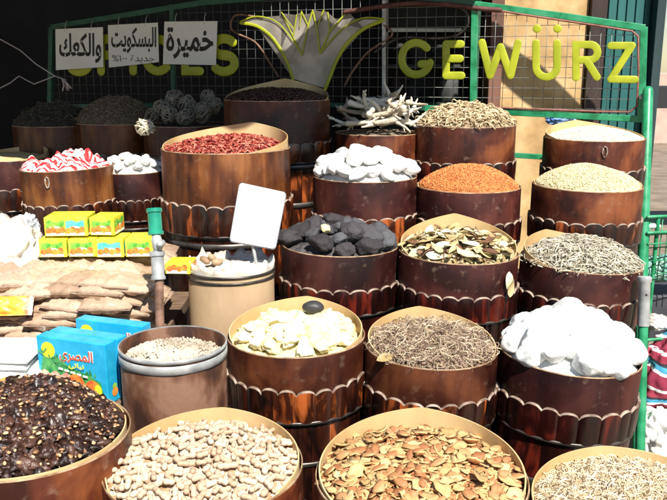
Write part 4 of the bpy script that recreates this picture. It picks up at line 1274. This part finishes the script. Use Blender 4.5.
polepart('green_coupling', (156, 235, zp), (154, 208, zp), .02, .02, mnoise('teal_paint', (.01, .22, .14), (.02, .32, .20), 20, .35, bump=.1), extra=[(0, .02), (.03, .024), (.13, .024), (.16, .0205), (.82, .0205), (.85, .024), (.97, .024), (1, .02)])
mb = MB(); mb.tube([U(157, 252, zp), U(158, 246, zp - .012), U(156.5, 240, zp - .012), U(156, 234, zp)], [.012, .017, .016, .012], 12); o = mb.build('clamp', M['zinc'], root); o.matrix_parent_inverse = root.matrix_world.inverted()
mb = MB(); mb.tube([U(160, 244, zp - .03), U(161.5, 243, zp - .015), U(162, 243, zp + .02)], .011, 12); o = mb.build('bolt', M['zinc'], root); o.matrix_parent_inverse = root.matrix_world.inverted()

# ------------------------------------------------------------------ mesh sign panel
A = U(645, 70, 4.15 / math.cos(0)); A = CAM + ray(645, 70) * (4.15 / ray(645, 70).y)
B = CAM + ray(45, 70) * (5.3 / ray(45, 70).y)
tdir = (B - A); tdir.z = 0; tdir.normalize()
NRM = Vector((tdir.y, -tdir.x, 0))
if NRM.y > 0: NRM = -NRM                    # towards the camera
PR = -tdir                                   # panel "right"
def PP(px, py, off=0): return on_plane(px, py, A + NRM * off, NRM)
root = empty('sign_panel', PP(345, 112)); tag(root, 'green framed wire mesh panel carrying lime letters and a lotus emblem', 'sign')
bpy.context.view_layer.update(); PINV = root.matrix_world.inverted()
def pch(o): o.matrix_parent_inverse = PINV; return o
def rail(p0, p1, r=.017, mat='green', name='frame_rail', square=True):
    mb = MB(); a, b_ = PP(*p0), PP(*p1); d = (b_ - a)
    M3 = Matrix((d.normalized(), NRM, d.normalized().cross(NRM))).transposed()
    mb.box((a + b_) / 2, (d.length, .03, r * 2), M3, bev=.003)
    return pch(mb.build(name, M[mat], root))
def track(pts, name, mat, r=.017, depth=.03):
    for p0, p1 in zip(pts, pts[1:]): rail(p0, p1, r, mat, name)
track([(474, 4), (560, 15.5), (645, 28)], 'frame_rail', 'green')
track([(425, 108), (545, 114), (640, 119)], 'frame_rail', 'green')
track([(428, 150), (545, 157)], 'lower_rail', 'green', .014)
rail((644, 27), (641, 122), .018)
rail((475, 4), (473, 113), .018)
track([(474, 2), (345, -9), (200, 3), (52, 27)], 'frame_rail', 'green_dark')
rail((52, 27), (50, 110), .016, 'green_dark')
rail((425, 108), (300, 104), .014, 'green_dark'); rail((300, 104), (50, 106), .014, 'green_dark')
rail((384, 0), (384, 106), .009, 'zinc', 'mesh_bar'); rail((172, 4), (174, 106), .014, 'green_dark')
# wires
mb = MB()
s0, s1 = PP(645, 70), PP(50, 70)
width = (s1 - s0).length
def ztop(px):
    xs_ = [(45, 28), (200, 3), (345, -9), (474, 4), (560, 15.5), (650, 28.5)]
    for (a, ya), (b_, yb) in zip(xs_, xs_[1:]):
        if a <= px <= b_: return ya + (yb - ya) * (px - a) / (b_ - a)
    return 0
k = 0.012
while k < width:
    base = s0 + tdir * k
    rel = base - CAM; d_ = rel.dot(FWD); px = 333.5 + F * rel.dot(RGT) / d_
    if px < 47: break
    t_, b_ = PP(px, ztop(px)), PP(px, 113 if px > 430 else 106)
    t_.x = b_.x = base.x; t_.y = b_.y = base.y
    j = random.uniform(-.001, .001)
    mb.tube([t_ + NRM * .002, t_.lerp(b_, .5) + tdir * j, b_ + NRM * .002], .0016, 4, cap='none')
    k += .0545
zz = PP(400, 110).z + .02
while zz < PP(345, -9).z:
    # extent where the wire is under the arch
    pts = []
    for px in range(50, 646, 15):
        q_ = PP(px, ztop(px))
        if q_.z > zz: pts.append(px)
    if pts and len(pts) > 1:
        a, b_ = PP(pts[0], 70), PP(pts[-1], 70); a.z = b_.z = zz
        mb.tube([a - NRM * .003, a.lerp(b_, .5) - NRM * .002, b_ - NRM * .003], .0016, 4, cap='none')
    zz += .0545
pch(mb.build('wire_mesh', M['wire'], root))
def cr(P, n=5):
    out = []
    for i in range(len(P) - 1):
        p0, p1, p2, p3 = P[max(0, i - 1)], P[i], P[i + 1], P[min(len(P) - 1, i + 2)]
        for k in range(n):
            t = k / n
            out.append(tuple(.5 * (2 * p1[j] + (p2[j] - p0[j]) * t + (2 * p0[j] - 5 * p1[j] + 4 * p2[j] - p3[j]) * t * t + (3 * p1[j] - p0[j] - 3 * p2[j] + p3[j]) * t ** 3) for j in (0, 1)))
    return out + [P[-1]]


# brown inner cord round the mesh
mb = MB()
inner = [(476, 10), (490, 9), (520, 14), (560, 20), (600, 26), (632, 31), (638, 36), (638.5, 70), (637, 106), (630, 112), (600, 111.5), (560, 110), (520, 108.5), (478, 107)]
mb.tube([PP(x, y, .016) for x, y in inner], .0055, 8)
pch(mb.build('cable', mnoise('cable_brown', (.16, .05, .035), (.30, .12, .09), 20, .5), root))
mb = MB(); mb.tube([PP(x, y, .02) for x, y in cr(((345, 12), (400, 4), (440, 4), (475, 8), (500, 10)))], .013, 8); pch(mb.build('wrapping', mnoise('wrap', (.07, .02, .018), (.13, .05, .04), 20, .7), root))
mb = MB(); mb.tube([PP(x, y, .016) for x, y in cr(((375, 52), (400, 38), (440, 38), (458, 34), (468, 24), (466, 12), (455, 6)))], .007, 8); pch(mb.build('cable', M['iron'], root))
mb = MB(); mb.tube([PP(x, y, .012) for x, y in cr(((262, 18), (236, 15), (232, 30), (255, 42), (268, 60), (278, 76)))], .006, 8); pch(mb.build('cable', M['rust'], root)); mb = MB(); mb.tube([PP(x, y, .012) for x, y in cr(((384, 25), (392, 35), (368, 52), (352, 72), (345, 85)))], .006, 8); pch(mb.build('cable', M['rust'], root))


def letter(name, strokes, w, closed=False, mat='lime'):
    mb = MB()
    for i, st in enumerate(strokes):
        r = PP(st[0][0], st[0][1]) - PP(st[0][0] + w / 2, st[0][1])
        pts = [PP(x, y, .022 + .0012 * i) for x, y in st]
        mb.tube(pts, r.length, 16, flat=(NRM, .14))
    return pch(mb.build(name, M[mat], root))


def arc(cx, cy, rx, ry, a0, a1, n=18):
    return [(cx + rx * math.cos(math.radians(a0 + (a1 - a0) * i / n)), cy - ry * math.sin(math.radians(a0 + (a1 - a0) * i / n))) for i in range(n + 1)]


LW = 7.7
letter('letter', [arc(416, 58.5, 14.5, 16, 42, 345), [(429.5, 64), (421, 64)]], LW)                                # G
letter('letter', [[(461, 44), (446, 44)], [(446, 44), (446, 75.5)], [(446, 75.5), (461.5, 75.5)], [(447, 58.5), (460, 58.5)]], LW)           # E
letter('letter', [[(482, 42.5), (490, 75.5)], [(490, 75.5), (500.5, 47)], [(500.5, 47), (510.5, 75.5)], [(510.5, 75.5), (518, 43)]], LW)                              # W
UML = letter('letter', [[(536, 43), (536, 66)] + arc(546.5, 66.5, 10.5, 10.5, 180, 360, 12) + [(557, 43)]], LW)           # U
for x in (537, 557.5):
    o = letter('letter_dot', [[(x - .3, 28.5), (x + .3, 28.5)]], 8.2); o.parent = UML; o.matrix_parent_inverse = Matrix.Identity(4)
letter('letter', [[(576, 77.5), (576, 44.5), (589, 44.5)] + arc(590, 52.2, 7.5, 7.7, 80, -80, 8) + [(577, 60)], [(587, 61), (597, 77)]], LW)  # R
letter('letter', [[(611, 45.5), (632, 45.5)], [(632, 45.5), (611, 79)], [(611, 79), (635, 79.5)]], LW)                                           # Z
# SPICES in the shade
def S(cx, cy, h, w):
    r1 = h / 4
    return arc(cx, cy - r1 + .5, w / 2, r1, 35, 180, 10) + arc(cx, cy - r1 + .5, w / 2, r1, 180, 270, 5)[1:] + arc(cx, cy + r1 - .5, w / 2, r1, 90, 0, 5) + arc(cx, cy + r1 - .5, w / 2, r1, 0, -145, 10)[1:]
letter('letter', [S(79, 55, 34, 20)], 8)
letter('letter', [[(101, 71), (101, 39), (112, 39)] + arc(113, 47, 8, 8, 80, -80, 8) + [(103, 55)]], 8)
letter('letter', [[(133, 39), (133, 71)]], 8)
letter('letter', [arc(158, 55, 13, 16, 48, 312)], 8)
letter('letter', [[(199, 40), (185, 40), (185, 71), (200, 71)], [(186, 55), (198, 55)]], 8)
letter('letter', [S(224, 55, 34, 21)], 8.6)

# lotus emblem
def L6(x, y): return (230 + x / 4.169, y / 4.169)
lo_out = [(45, 92), (110, 72), (190, 92), (240, 138), (262, 155), (240, 118), (215, 55), (250, 95), (264, 120), (278, 62), (292, 100), (298, 48), (325, 105), (345, 42), (362, 100), (390, 42), (385, 85), (408, 52), (412, 118), (448, 85), (490, 45),
          (455, 112), (430, 142), (490, 105), (560, 80), (640, 82), (560, 120), (490, 180), (448, 245), (420, 310), (398, 368), (262, 328), (243, 270), (212, 205), (170, 148), (110, 105)]
bmp = bmesh.new()
for th in (.010, .006):
    vs_ = [bmp.verts.new(PP(*L6(x, y), th)) for x, y in lo_out]
    bmp.faces.new(vs_)
fs_ = bmp.faces[:]
n_ = len(lo_out); bmp.verts.ensure_lookup_table()
for i in range(n_): bmp.faces.new((bmp.verts[i], bmp.verts[(i + 1) % n_], bmp.verts[n_ + (i + 1) % n_], bmp.verts[n_ + i]))
bmesh.ops.triangulate(bmp, faces=fs_)
bmesh.ops.recalc_face_normals(bmp, faces=bmp.faces[:])
me = bpy.data.meshes.new('lotus'); bmp.to_mesh(me); bmp.free()
LOT = pch(link('lotus_plate', me, mnoise('dull_silver', (.26, .235, .20), (.46, .42, .36), 8, .45, metal=.3, bump=.1), root))
mb = MB()
lo_st = [([(45, 95), (110, 108), (168, 148), (212, 208), (243, 272), (262, 330)], 16), ([(640, 84), (560, 118), (490, 178), (446, 248), (420, 312), (396, 372)], 18),
         ([(215, 52), (262, 150), (300, 228)], 7), ([(278, 62), (264, 150)], 7), ([(298, 48), (325, 105)], 7), ([(345, 42), (325, 110), (300, 228)], 8),
         ([(345, 42), (362, 120), (375, 222)], 8), ([(390, 42), (368, 100)], 7), ([(408, 52), (415, 130)], 7), ([(490, 45), (415, 132), (375, 222)], 8),
         ([(45, 88), (110, 68), (190, 88), (250, 152), (300, 228)], 7), ([(640, 78), (560, 74), (490, 104), (430, 158), (375, 222)], 8), ([(215, 52), (264, 118)], 6), ([(298, 48), (290, 110)], 6)]
for i, (st, w_) in enumerate(lo_st):
    r = (PP(300, 50) - PP(300 + w_ / 4.169 / 2, 50)).length * .78
    mb.tube([PP(*L6(x, y), .013 + i * .0006) for x, y in (cr(st) if len(st) > 4 else st)], r, 12, flat=(NRM, .3))
o = mb.build('lotus_outline', M['lime'], LOT)
# bracket bolt
mb = MB(); mb.tube([PP(641, 97, .015), PP(641, 97, .035)], .012, 12); pch(mb.build('bolt', M['zinc'], root))

# paper signs hung on the panel
def paper_sign(quad, lines, label):
    r4 = [PP(x, y, .05) for x, y in quad]          # TL TR BR BL
    root2 = empty('paper_sign', r4[3]); tag(root2, label, 'paper sign', 'white paper signs with Arabic words')
    bpy.context.view_layer.update(); inv = root2.matrix_world.inverted()
    mb = MB()
    nxx, nyy = 10, 8
    vs = []
    for th in (.0012, 0):
        for i in range(nxx + 1):
            for j in range(nyy + 1):
                u, v = i / nxx, j / nyy
                p = r4[0] * (1 - u) * (1 - v) + r4[1] * u * (1 - v) + r4[2] * u * v + r4[3] * (1 - u) * v
                vs.append(p + NRM * th)
    n0 = (nxx + 1) * (nyy + 1); fs = []
    for i in range(nxx):
        for j in range(nyy):
            a = i * (nyy + 1) + j
            fs.append((a, a + 1, a + nyy + 2, a + nyy + 1)); fs.append(tuple(n0 + q for q in (a, a + nyy + 1, a + nyy + 2, a + 1)))
    mb.add(vs, fs); o = mb.build('sheet', M['paper'], root2); o.matrix_parent_inverse = inv
    for s_, x0, y0, x1, y1, bold, col in lines:
        def at(x, y):
            return PP(x, y, .0525)
        ctr = at((x0 + x1) / 2, (y0 + y1) / 2); xa = (at(x1, (y0 + y1) / 2) - at(x0, (y0 + y1) / 2)); za = at((x0 + x1) / 2, y0) - at((x0 + x1) / 2, y1)
        Mx = face_matrix(ctr, xa.normalized(), za.normalized(), NRM)
        o = text_mesh('lettering', s_, col, root2, xa.length, za.length, Mx, bold); o.matrix_parent_inverse = inv
    for f in (.2, .75):
        mb = MB(); t = r4[0].lerp(r4[1], f); mb.tube([t - Z * .015, t + Z * .03 - NRM * .01, t + Z * .05 - NRM * .03], .003, 6); o = mb.build('clip', M['zinc'], root2); o.matrix_parent_inverse = inv


INK = M['black_ink']
paper_sign([(55.5, 29), (103, 27), (103.5, 67), (56, 70)], [('والكعك', 59, 33, 101, 63, .022, INK)], 'white paper sign reading والكعك, leftmost of the three')
paper_sign([(108, 25), (158, 22.5), (159, 62), (109, 67.5)], [('البسكويت', 111, 27, 156, 53, .022, INK), ('جديدة ١٠٠%', 112, 55, 154, 63, .0, plain('ink_red', (.10, .04, .04)))], 'white paper sign with two lines, البسكويت above smaller writing')
paper_sign([(164.5, 21.5), (217.5, 21), (216, 65), (163, 64)], [('خميرة', 166, 27, 213, 59, .026, INK)], 'white paper sign reading خميرة, next to the yellow S')

# cords hanging at left
mb = MB(); mb.tube([U(x, y, 4.6) for x, y in ((-12, 34), (0, 39), (20, 50), (36, 64), (55, 76))], .0035, 6)
mb.tube([U(x, y, 4.6) for x, y in ((-12, 86), (0, 88), (10, 83), (19, 76), (34, 84), (55, 76), (66, 80))], .0035, 6)
o = mb.build('tied_string', plain('cord', (.42, .38, .38), .6)); tag(o, 'pale twin cord tied together below the leftmost paper sign', 'cord')
o['label'] = 'pale twin cord tied together below the leftmost paper sign'
mb = MB()
for k in range(9):
    a = random.uniform(-.5, .9); mb.tube([U(62, 79, 4.6), U(66 + 4 * a, 83 + k * .4, 4.58), U(66 + 7 * a, 88 + random.random() * 3, 4.6)], .004, 5)
mb.build('frayed_end', plain('cord2', (.40, .34, .32), .7), o)

# ------------------------------------------------------------------ green post with lower cage
pt = PP(648, 91, .05); pb = U(640, 452, 3.75); pb.z = 0.0
root = empty('green_post', pb); tag(root, 'tall green post bolted to the right end of the mesh sign', 'post')
bpy.context.view_layer.update(); inv = root.matrix_world.inverted()
def at_py(py):
    # point on the post at picture height py
    lo, hi = 0, 1
    for _ in range(40):
        m_ = (lo + hi) / 2; p = pt.lerp(pb, m_); rel = p - CAM
        y_ = 250 - F * rel.dot(UPV) / rel.dot(FWD)
        if y_ < py: lo = m_
        else: hi = m_
    return pt.lerp(pb, lo)
mb = MB(); mb.tube([pt, pt.lerp(pb, .3), pt.lerp(pb, .6), pb], .026, 20); o = mb.build('pipe', M['green'], root); o.matrix_parent_inverse = inv
c0 = at_py(226); mb = MB(); mb.tube([c0 - X * .035, c0 + X * .07], .014, 10); o = mb.build('white_tie', M['paper'], root); o.matrix_parent_inverse = inv

lt, lb = U(644.5, 276, 2.72), U(640, 455, 2.72); ld = (lt - lb).normalized(); lb = lb - ld * (lb.z / ld.z)
root = empty('green_pole', lb); tag(root, 'green pole with a grey pipe sleeve on its top end beside the white lumps', 'pole')
bpy.context.view_layer.update(); inv = root.matrix_world.inverted()
mb = MB(); mb.tube([lb, lb.lerp(lt, .5), lt - ld * .03], .0165, 16); o = mb.build('pipe', M['green'], root); o.matrix_parent_inverse = inv
ls = lt - ld * .175
mb = MB(); mb.tube([lt, lt - ld * .004, lt - ld * .02, lt - ld * .024, ls], [.018, .0245, .0245, .0205, .0205], 24, cap='none'); o = mb.build('pipe_sleeve', M['zinc'], root, auto=50); o.matrix_parent_inverse = inv
hp = lt - ld * .06 - Y * .0195; mb = MB(); mb.tube([hp, hp - Y * .002], .0035, 10); o = mb.build('sleeve_hole', M['black_ink'], root); o.matrix_parent_inverse = inv

root = empty('green_cage', U(664, 360, 3.8)); root.location.z = 0; tag(root, 'green wire rack with rails to the right of the post', 'rack')
bpy.context.view_layer.update(); inv = root.matrix_world.inverted()
for y_ in (217, 233, 244, 340, 388, 414):
    mb = MB(); a = U(648, y_, 3.9); b_ = a + Vector((.55, .12, -.0)); mb.tube([a, b_], .009 if y_ not in (244,) else .004, 8)
    o = mb.build('rail', M['green'], root); o.matrix_parent_inverse = inv
mb = MB()
for k in range(9):
    a = U(651 + k * 6, 217, 3.92); b_ = a.copy(); b_.z = U(650, 285, 3.92).z; mb.tube([a, b_], .003, 5, cap='none')
for k in range(5):
    a = U(648, 222 + k * 13, 3.93); mb.tube([a, a + Vector((.55, .12, 0))], .003, 5, cap='none')
o = mb.build('wire_grid', M['green'], root); o.matrix_parent_inverse = inv
mb = MB(); a = U(648, 285, 4.0)
for dx in (0.02, .5):
    mb = MB(); mb.tube([Vector((a.x + dx, a.y, 0)), Vector((a.x + dx, a.y, U(650, 215, 4.0).z))], .011, 8)
    o = mb.build('upright', M['green'], root); o.matrix_parent_inverse = inv


def crumple(name, loc, dims, mat, label, cat, seed=0, group=None):
    bm = bmesh.new(); bmesh.ops.create_icosphere(bm, subdivisions=5, radius=1)
    for v in bm.verts:
        p = v.co.copy(); s_ = Vector((seed * 3.3, 0, 0))
        d = 1 + .3 * noise.noise(p * 1.3 + s_) + .3 * abs(noise.noise(p * 2.6 + s_)) - .16 * abs(noise.noise(p * 5 + s_))
        v.co = Vector((p.x * dims[0] * d, p.y * dims[1] * d, p.z * dims[2] * d))
    me = bpy.data.meshes.new(name); bm.to_mesh(me); bm.free(); me.polygons.foreach_set('use_smooth', [True] * len(me.polygons))
    o = link(name, me, mat); o.location = loc; tag(o, label, cat, group); return o


mc, nt, bs = mat_base('striped_fabric')
tc = N(nt, 'ShaderNodeTexCoord'); wv = N(nt, 'ShaderNodeTexWave'); wv.inputs['Scale'].default_value = 2.2; wv.inputs['Distortion'].default_value = 5; wv.inputs['Detail'].default_value = 1
wv.wave_profile = 'SAW'; wv.bands_direction = 'Z'
nt.links.new(tc.outputs['Object'], wv.inputs[0])
r_ = ramp(nt, [(.0, (.25, .02, .05)), (.38, (.75, .74, .74)), (.47, (.05, .30, .48)), (.60, (.02, .02, .03)), (.68, (.32, .03, .06)), (.9, (.7, .7, .7))], 'CONSTANT'); nt.links.new(wv.outputs['Fac'], r_.inputs[0]); nt.links.new(r_.outputs[0], bs.inputs[0]); bs.inputs['Roughness'].default_value = .8
p = U(668, 375, 3.95); crumple('striped_cloth', p, (.14, .12, .20), mc, 'crumpled maroon, white and blue striped cloth right of the green post', 'cloth', 1)
p = U(664, 437, 3.85); p.z = max(p.z, .12); crumple('white_cloth', p, (.13, .12, .14), mal, 'bundled white cloth on the ground right of the post', 'cloth', 2)
crumple('teal_cloth', U(664, 268, 4.15), (.13, .1, .07), mnoise('teal_cloth', (.10, .30, .26), (.35, .50, .42), 20, .8, bump=.6), 'crumpled teal cloth inside the green wire rack', 'cloth', 3)
crumple('grey_bag', U(657, 322, 4.0), (.06, .08, .035), mpl, 'small whitish bag between the dark crate and the striped cloth', 'bag', 4)
root = empty('dark_crate', U(675, 312, 4.25)); root.location.z = 0; tag(root, 'dark grey crate behind the green wire rack', 'crate')
mb = MB(); z0, z1 = U(660, 338, 4.25).z, U(660, 290, 4.25).z
mb.box((.05, .1, (z0 + z1) / 2), (.5, .35, z1 - z0), bev=.01); mb.build('crate_body', mnoise('crate', (.03, .03, .035), (.06, .06, .07), 12, .6), root)
mb = MB()
for x, y in ((-.17, -.05), (.27, -.05), (-.17, .24), (.27, .24)): mb.box((x, y, z0 / 2 - .005), (.03, .03, z0 - .01))
mb.build('trestle', M['rust'], root)

# ------------------------------------------------------------------ platforms
mpf = mnoise('platform_wood', (.03, .02, .015), (.08, .055, .04), 10, .8, (1, 5, 1))
for i, (x0, x1, y0, y1, zt_) in enumerate(((-1.95, .86, .9, 2.60, Z1), (-.45, .98, 2.604, 3.08, Z2), (-2.2, 1.25, 3.084, 3.66, .78), (-2.4, 1.4, 3.664, 4.08, Z4 - .02))):
    mb = MB(); mb.box(((x0 + x1) / 2, (y0 + y1) / 2, (zt_ - .006) / 2), (x1 - x0, y1 - y0, zt_ - .006))
    o = mb.build('display_step', mpf); tag(o, ['lowest dark wooden step under the front barrels', 'second dark wooden step under the stone and leaf barrels', 'third dark wooden step under the orange spice barrel', 'highest dark wooden step before the mesh sign'][i], 'display step', 'stepped display platform')

# ------------------------------------------------------------------ ground, shop, walls, sky background
mg = mnoise('ground', (.16, .12, .085), (.26, .20, .145), 2.5, .9, bump=.5, bscale=20)
mb = MB(); mb.add([(-60, -30, 0), (60, -30, 0), (60, 400, 0), (-60, 400, 0)], [(0, 1, 2, 3)]); o = mb.build('ground', mg); tag(o, 'sandy ground', 'ground', kind='structure')


def wallbox(name, x0, x1, y0, y1, z0, z1, mat, label, cat, kind=None, group=None):
    mb = MB(); mb.box(((x0 + x1) / 2, (y0 + y1) / 2, (z0 + z1) / 2), (x1 - x0, y1 - y0, z1 - z0), bev=.004); o = mb.build(name, mat); tag(o, label, cat, group, kind); return o


def XA(px, y): # world x at depth y
    r = ray(px, 80); return CAM.x + r.x / r.y * y
YW = 5.6
mys = mnoise('yellow_wall', (.36, .22, .09), (.52, .34, .15), 5, .85, bump=.35, bscale=40, c3=(.62, .44, .22))
wallbox('yellow_wall', XA(499, YW), XA(584, YW), YW, YW + .3, 0, 4.2, mys, 'pale yellow plastered wall behind the letters W and Ü', 'wall')
wallbox('door_post', XA(487, YW) , XA(500, YW) - .003, YW - .06, YW + .2, 0, 4.2, mnoise('brown_post', (.10, .045, .03), (.20, .09, .06), 6, .7, (1, 1, .2)), 'reddish brown wooden upright left of the yellow wall', 'post')
wallbox('wooden_column', XA(584, YW) + .003, XA(600, YW), YW - .05, YW + .2, 0, 4.2, mnoise('dark_post', (.018, .009, .008), (.05, .026, .02), 6, .7, (1, 1, .2)), 'dark brown column behind the letter R', 'column')
mtl = mnoise('teal_door', (.010, .085, .08), (.022, .13, .12), 5, .5, (1, 1, .3), bump=.2)
root = empty('teal_door', (XA(620, YW), YW, 0)); tag(root, 'teal painted metal door behind the letter Z', 'door')
x0, x1 = XA(600, YW) + .003 - root.location.x, XA(645, YW) - root.location.x
mb = MB(); mb.box(((x0 + x1) / 2, .05, 2), (x1 - x0, .06, 4.0)); mb.build('door_leaf', mtl, root)
mb = MB()
for k in range(5): mb.box((x0 + (x1 - x0) * (k + .5) / 5, .012, 2), (.012, .014, 3.96))
mb.build('ribs', mtl, root)
wallbox('corner_post', XA(645, YW) + .003, XA(654, YW), YW - .1, YW + .25, 0, 4.3, mnoise('corner', (.008, .022, .024), (.018, .042, .045), 6, .7, (1, 1, .3)), 'dark teal corner post against the sky', 'post')
# dark market lean-to and pale building beyond
root = empty('far_stall', (XA(680, 9), 9, 0)); tag(root, 'dark flat-topped stall far behind, right of the corner post', 'stall')
zt0, zt1 = (CAM + ray(660, 108) * (9 / ray(660, 108).y)).z, (CAM + ray(660, 87) * (9 / ray(660, 87).y)).z
mb = MB(); mb.box((.8, .4, (zt0 + zt1) / 2), (3.0, .9, zt1 - zt0)); mb.build('stall_roof', plain('dark_roof', (.02, .02, .022), .8), root)
mb = MB()
for x in (-.6, 2.2): mb.box((x, .4, zt0 / 2), (.08, .08, zt0))
mb.build('stall_posts', M['rust'], root)
wallbox('pale_building', 4.5, 22, 22, 30, 0, 1.9, mnoise('pale_b', (.42, .30, .24), (.56, .42, .34), 2, .9), 'pale pinkish building far off at the right edge', 'building')
# striped shirt-like blue cloth on wall behind rail
crumple('blue_bag', on_plane(560, 119, Vector((0, 4.95, 0)), Vector((0, 1, 0))), (.085, .05, .04), mnoise('blue_bag', (.02, .10, .40), (.30, .50, .80), 14, .5, bump=.5), 'small blue and white bag behind the lower rail by the yellow wall', 'bag', 6)

# shop interior (dark) on the left of the yellow wall
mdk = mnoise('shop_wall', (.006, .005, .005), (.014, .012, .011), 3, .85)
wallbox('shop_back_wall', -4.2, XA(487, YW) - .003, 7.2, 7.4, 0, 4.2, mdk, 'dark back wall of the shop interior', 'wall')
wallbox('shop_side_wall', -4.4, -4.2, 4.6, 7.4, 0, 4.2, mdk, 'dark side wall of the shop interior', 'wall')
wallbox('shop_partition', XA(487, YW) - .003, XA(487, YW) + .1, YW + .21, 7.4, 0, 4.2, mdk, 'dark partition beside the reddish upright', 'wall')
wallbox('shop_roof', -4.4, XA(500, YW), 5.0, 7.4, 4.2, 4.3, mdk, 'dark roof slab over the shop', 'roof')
# shelf with goods, seen through the mesh near G and E
root = empty('shop_shelf', (XA(430, 5.9), 5.9, 0)); tag(root, 'dim wooden shelf unit inside the shop behind the letters G and E', 'shelf')
x0, x1 = XA(385, 5.9) - root.location.x, XA(478, 5.9) - root.location.x
def zat(py, y): r = ray(430, py); return (CAM + r * (y / r.y)).z
for py in (104, 66, 30, -6):
    mb = MB(); mb.box(((x0 + x1) / 2, .15, zat(py, 5.9)), (x1 - x0, .3, .025)); mb.build('shelf_board', mnoise('shelfw', (.02, .024, .02), (.04, .045, .038), 8, .7), root)
mb = MB(); mb.box(((x0 + x1) / 2, .32, 1.5), (x1 - x0, .02, 3.0)); mb.build('back_panel', mnoise('shelfb', (.03, .03, .03), (.07, .065, .06), 5, .8), root)
for s_ in (x0, x1):
    mb = MB(); mb.box((s_, .15, 1.5), (.03, .3, 3.0)); mb.build('side_panel', mdk, root)
goods = [(396, 104, .10, .22, (.18, .05, .04), 'dark red'), (412, 104, .12, .16, (.12, .12, .13), 'grey'), (450, 104, .17, .22, (.50, .50, .48), 'whitish'), (400, 66, .1, .15, (.16, .14, .12), 'brown'), (418, 66, .13, .2, (.22, .20, .19), 'pale grey'), (440, 66, .12, .14, (.10, .12, .10), 'dull green'),
         (462, 66, .12, .19, (.2, .06, .05), 'brick red')]
for px, py, w_, h_, c_, nm in goods:
    tier = {104: 'bottom', 66: 'middle', 30: 'upper'}[py]
    x = XA(px, 5.95); z0 = zat(py, 5.9) + .014
    mb = MB(); mb.shell(lambda a: [(w_ / 2 * .9, 0), (w_ / 2, .01), (w_ / 2, h_ * .72), (w_ / 2 * .55, h_ * .86), (w_ / 2 * .5, h_), (.001, h_)], 20, closed=False)
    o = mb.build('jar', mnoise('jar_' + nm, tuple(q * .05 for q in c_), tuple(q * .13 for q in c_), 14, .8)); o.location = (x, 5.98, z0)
    tag(o, f'{nm} jar on the {tier} shelf behind the wire mesh', 'jar')

# ------------------------------------------------------------------ awning over the shop (its shadow falls on the back left)
AZ = 2.95
mb = MB()
edge = [(-4.5, 2.9), (-1.47, 2.78), (-1.38, 3.12), (-.60, 3.10), (-.40, 2.72), (-.1, 2.66), (.20, 2.66), (.38, 2.78), (.60, 3.15), (.90, 3.72), (1.0, 4.2), (1.15, 5.0), (1.2, 5.3), (-4.5, 5.3)]
sun_slit = [(-.36, 4.22), (-.22, 4.15), (-.02, 4.10), (.14, 4.16), (.30, 4.06), (.36, 4.14), (.20, 4.27), (.04, 4.24), (-.12, 4.33), (-.30, 4.34)]  # unseen gap in the cloth, added so sun falls on the lotus emblem
bma = bmesh.new()
def loop_(pts):
    vv = [bma.verts.new((x, y, AZ + .03 * (y - 3) + .012 * math.sin(x * 5))) for x, y in pts]
    return [bma.edges.new((vv[i], vv[(i + 1) % len(vv)])) for i in range(len(vv))]
ee = loop_(edge) + loop_(sun_slit)
bmesh.ops.triangle_fill(bma, use_beauty=True, edges=ee)
r_e = bmesh.ops.extrude_face_region(bma, geom=bma.faces[:])
for v in [g for g in r_e['geom'] if isinstance(g, bmesh.types.BMVert)]: v.co.z += .012
bmesh.ops.recalc_face_normals(bma, faces=bma.faces[:])
root = empty('awning', (0, 5.3, 0)); tag(root, 'brown cloth awning stretched above the shop front', 'awning')
me = bpy.data.meshes.new('awning_cloth'); bma.to_mesh(me); bma.free()
o = link('awning_cloth', me, mnoise('awning', (.08, .05, .04), (.13, .09, .07), 6, .9), root); o.location = -root.location
for x in (-4.3, -2.5, .93):
    mb = MB(); mb.tube([Vector((x, -.06, 0)), Vector((x, -.06, 3.1))], .02, 8); mb.build('awning_pole', M['green_dark'], root)

mb = MB(); a, b_ = Vector((1.40, 4.70, 3.35)), Vector((2.12, 4.70, 2.82))  # unseen roll, added to cast a diagonal shadow band on the yellow wall
mb.tube([a, a.lerp(b_, .5) + Z * .02, b_], [.06, .085, .06], 10); mb.tube([a, Vector((1.15, 4.9, 3.05))], .02, 8, cap='none')
mb.build('shadow_caster_roll', M['rust'], None)
o = bpy.data.objects['shadow_caster_roll']; o.parent = root; o.location = -root.location
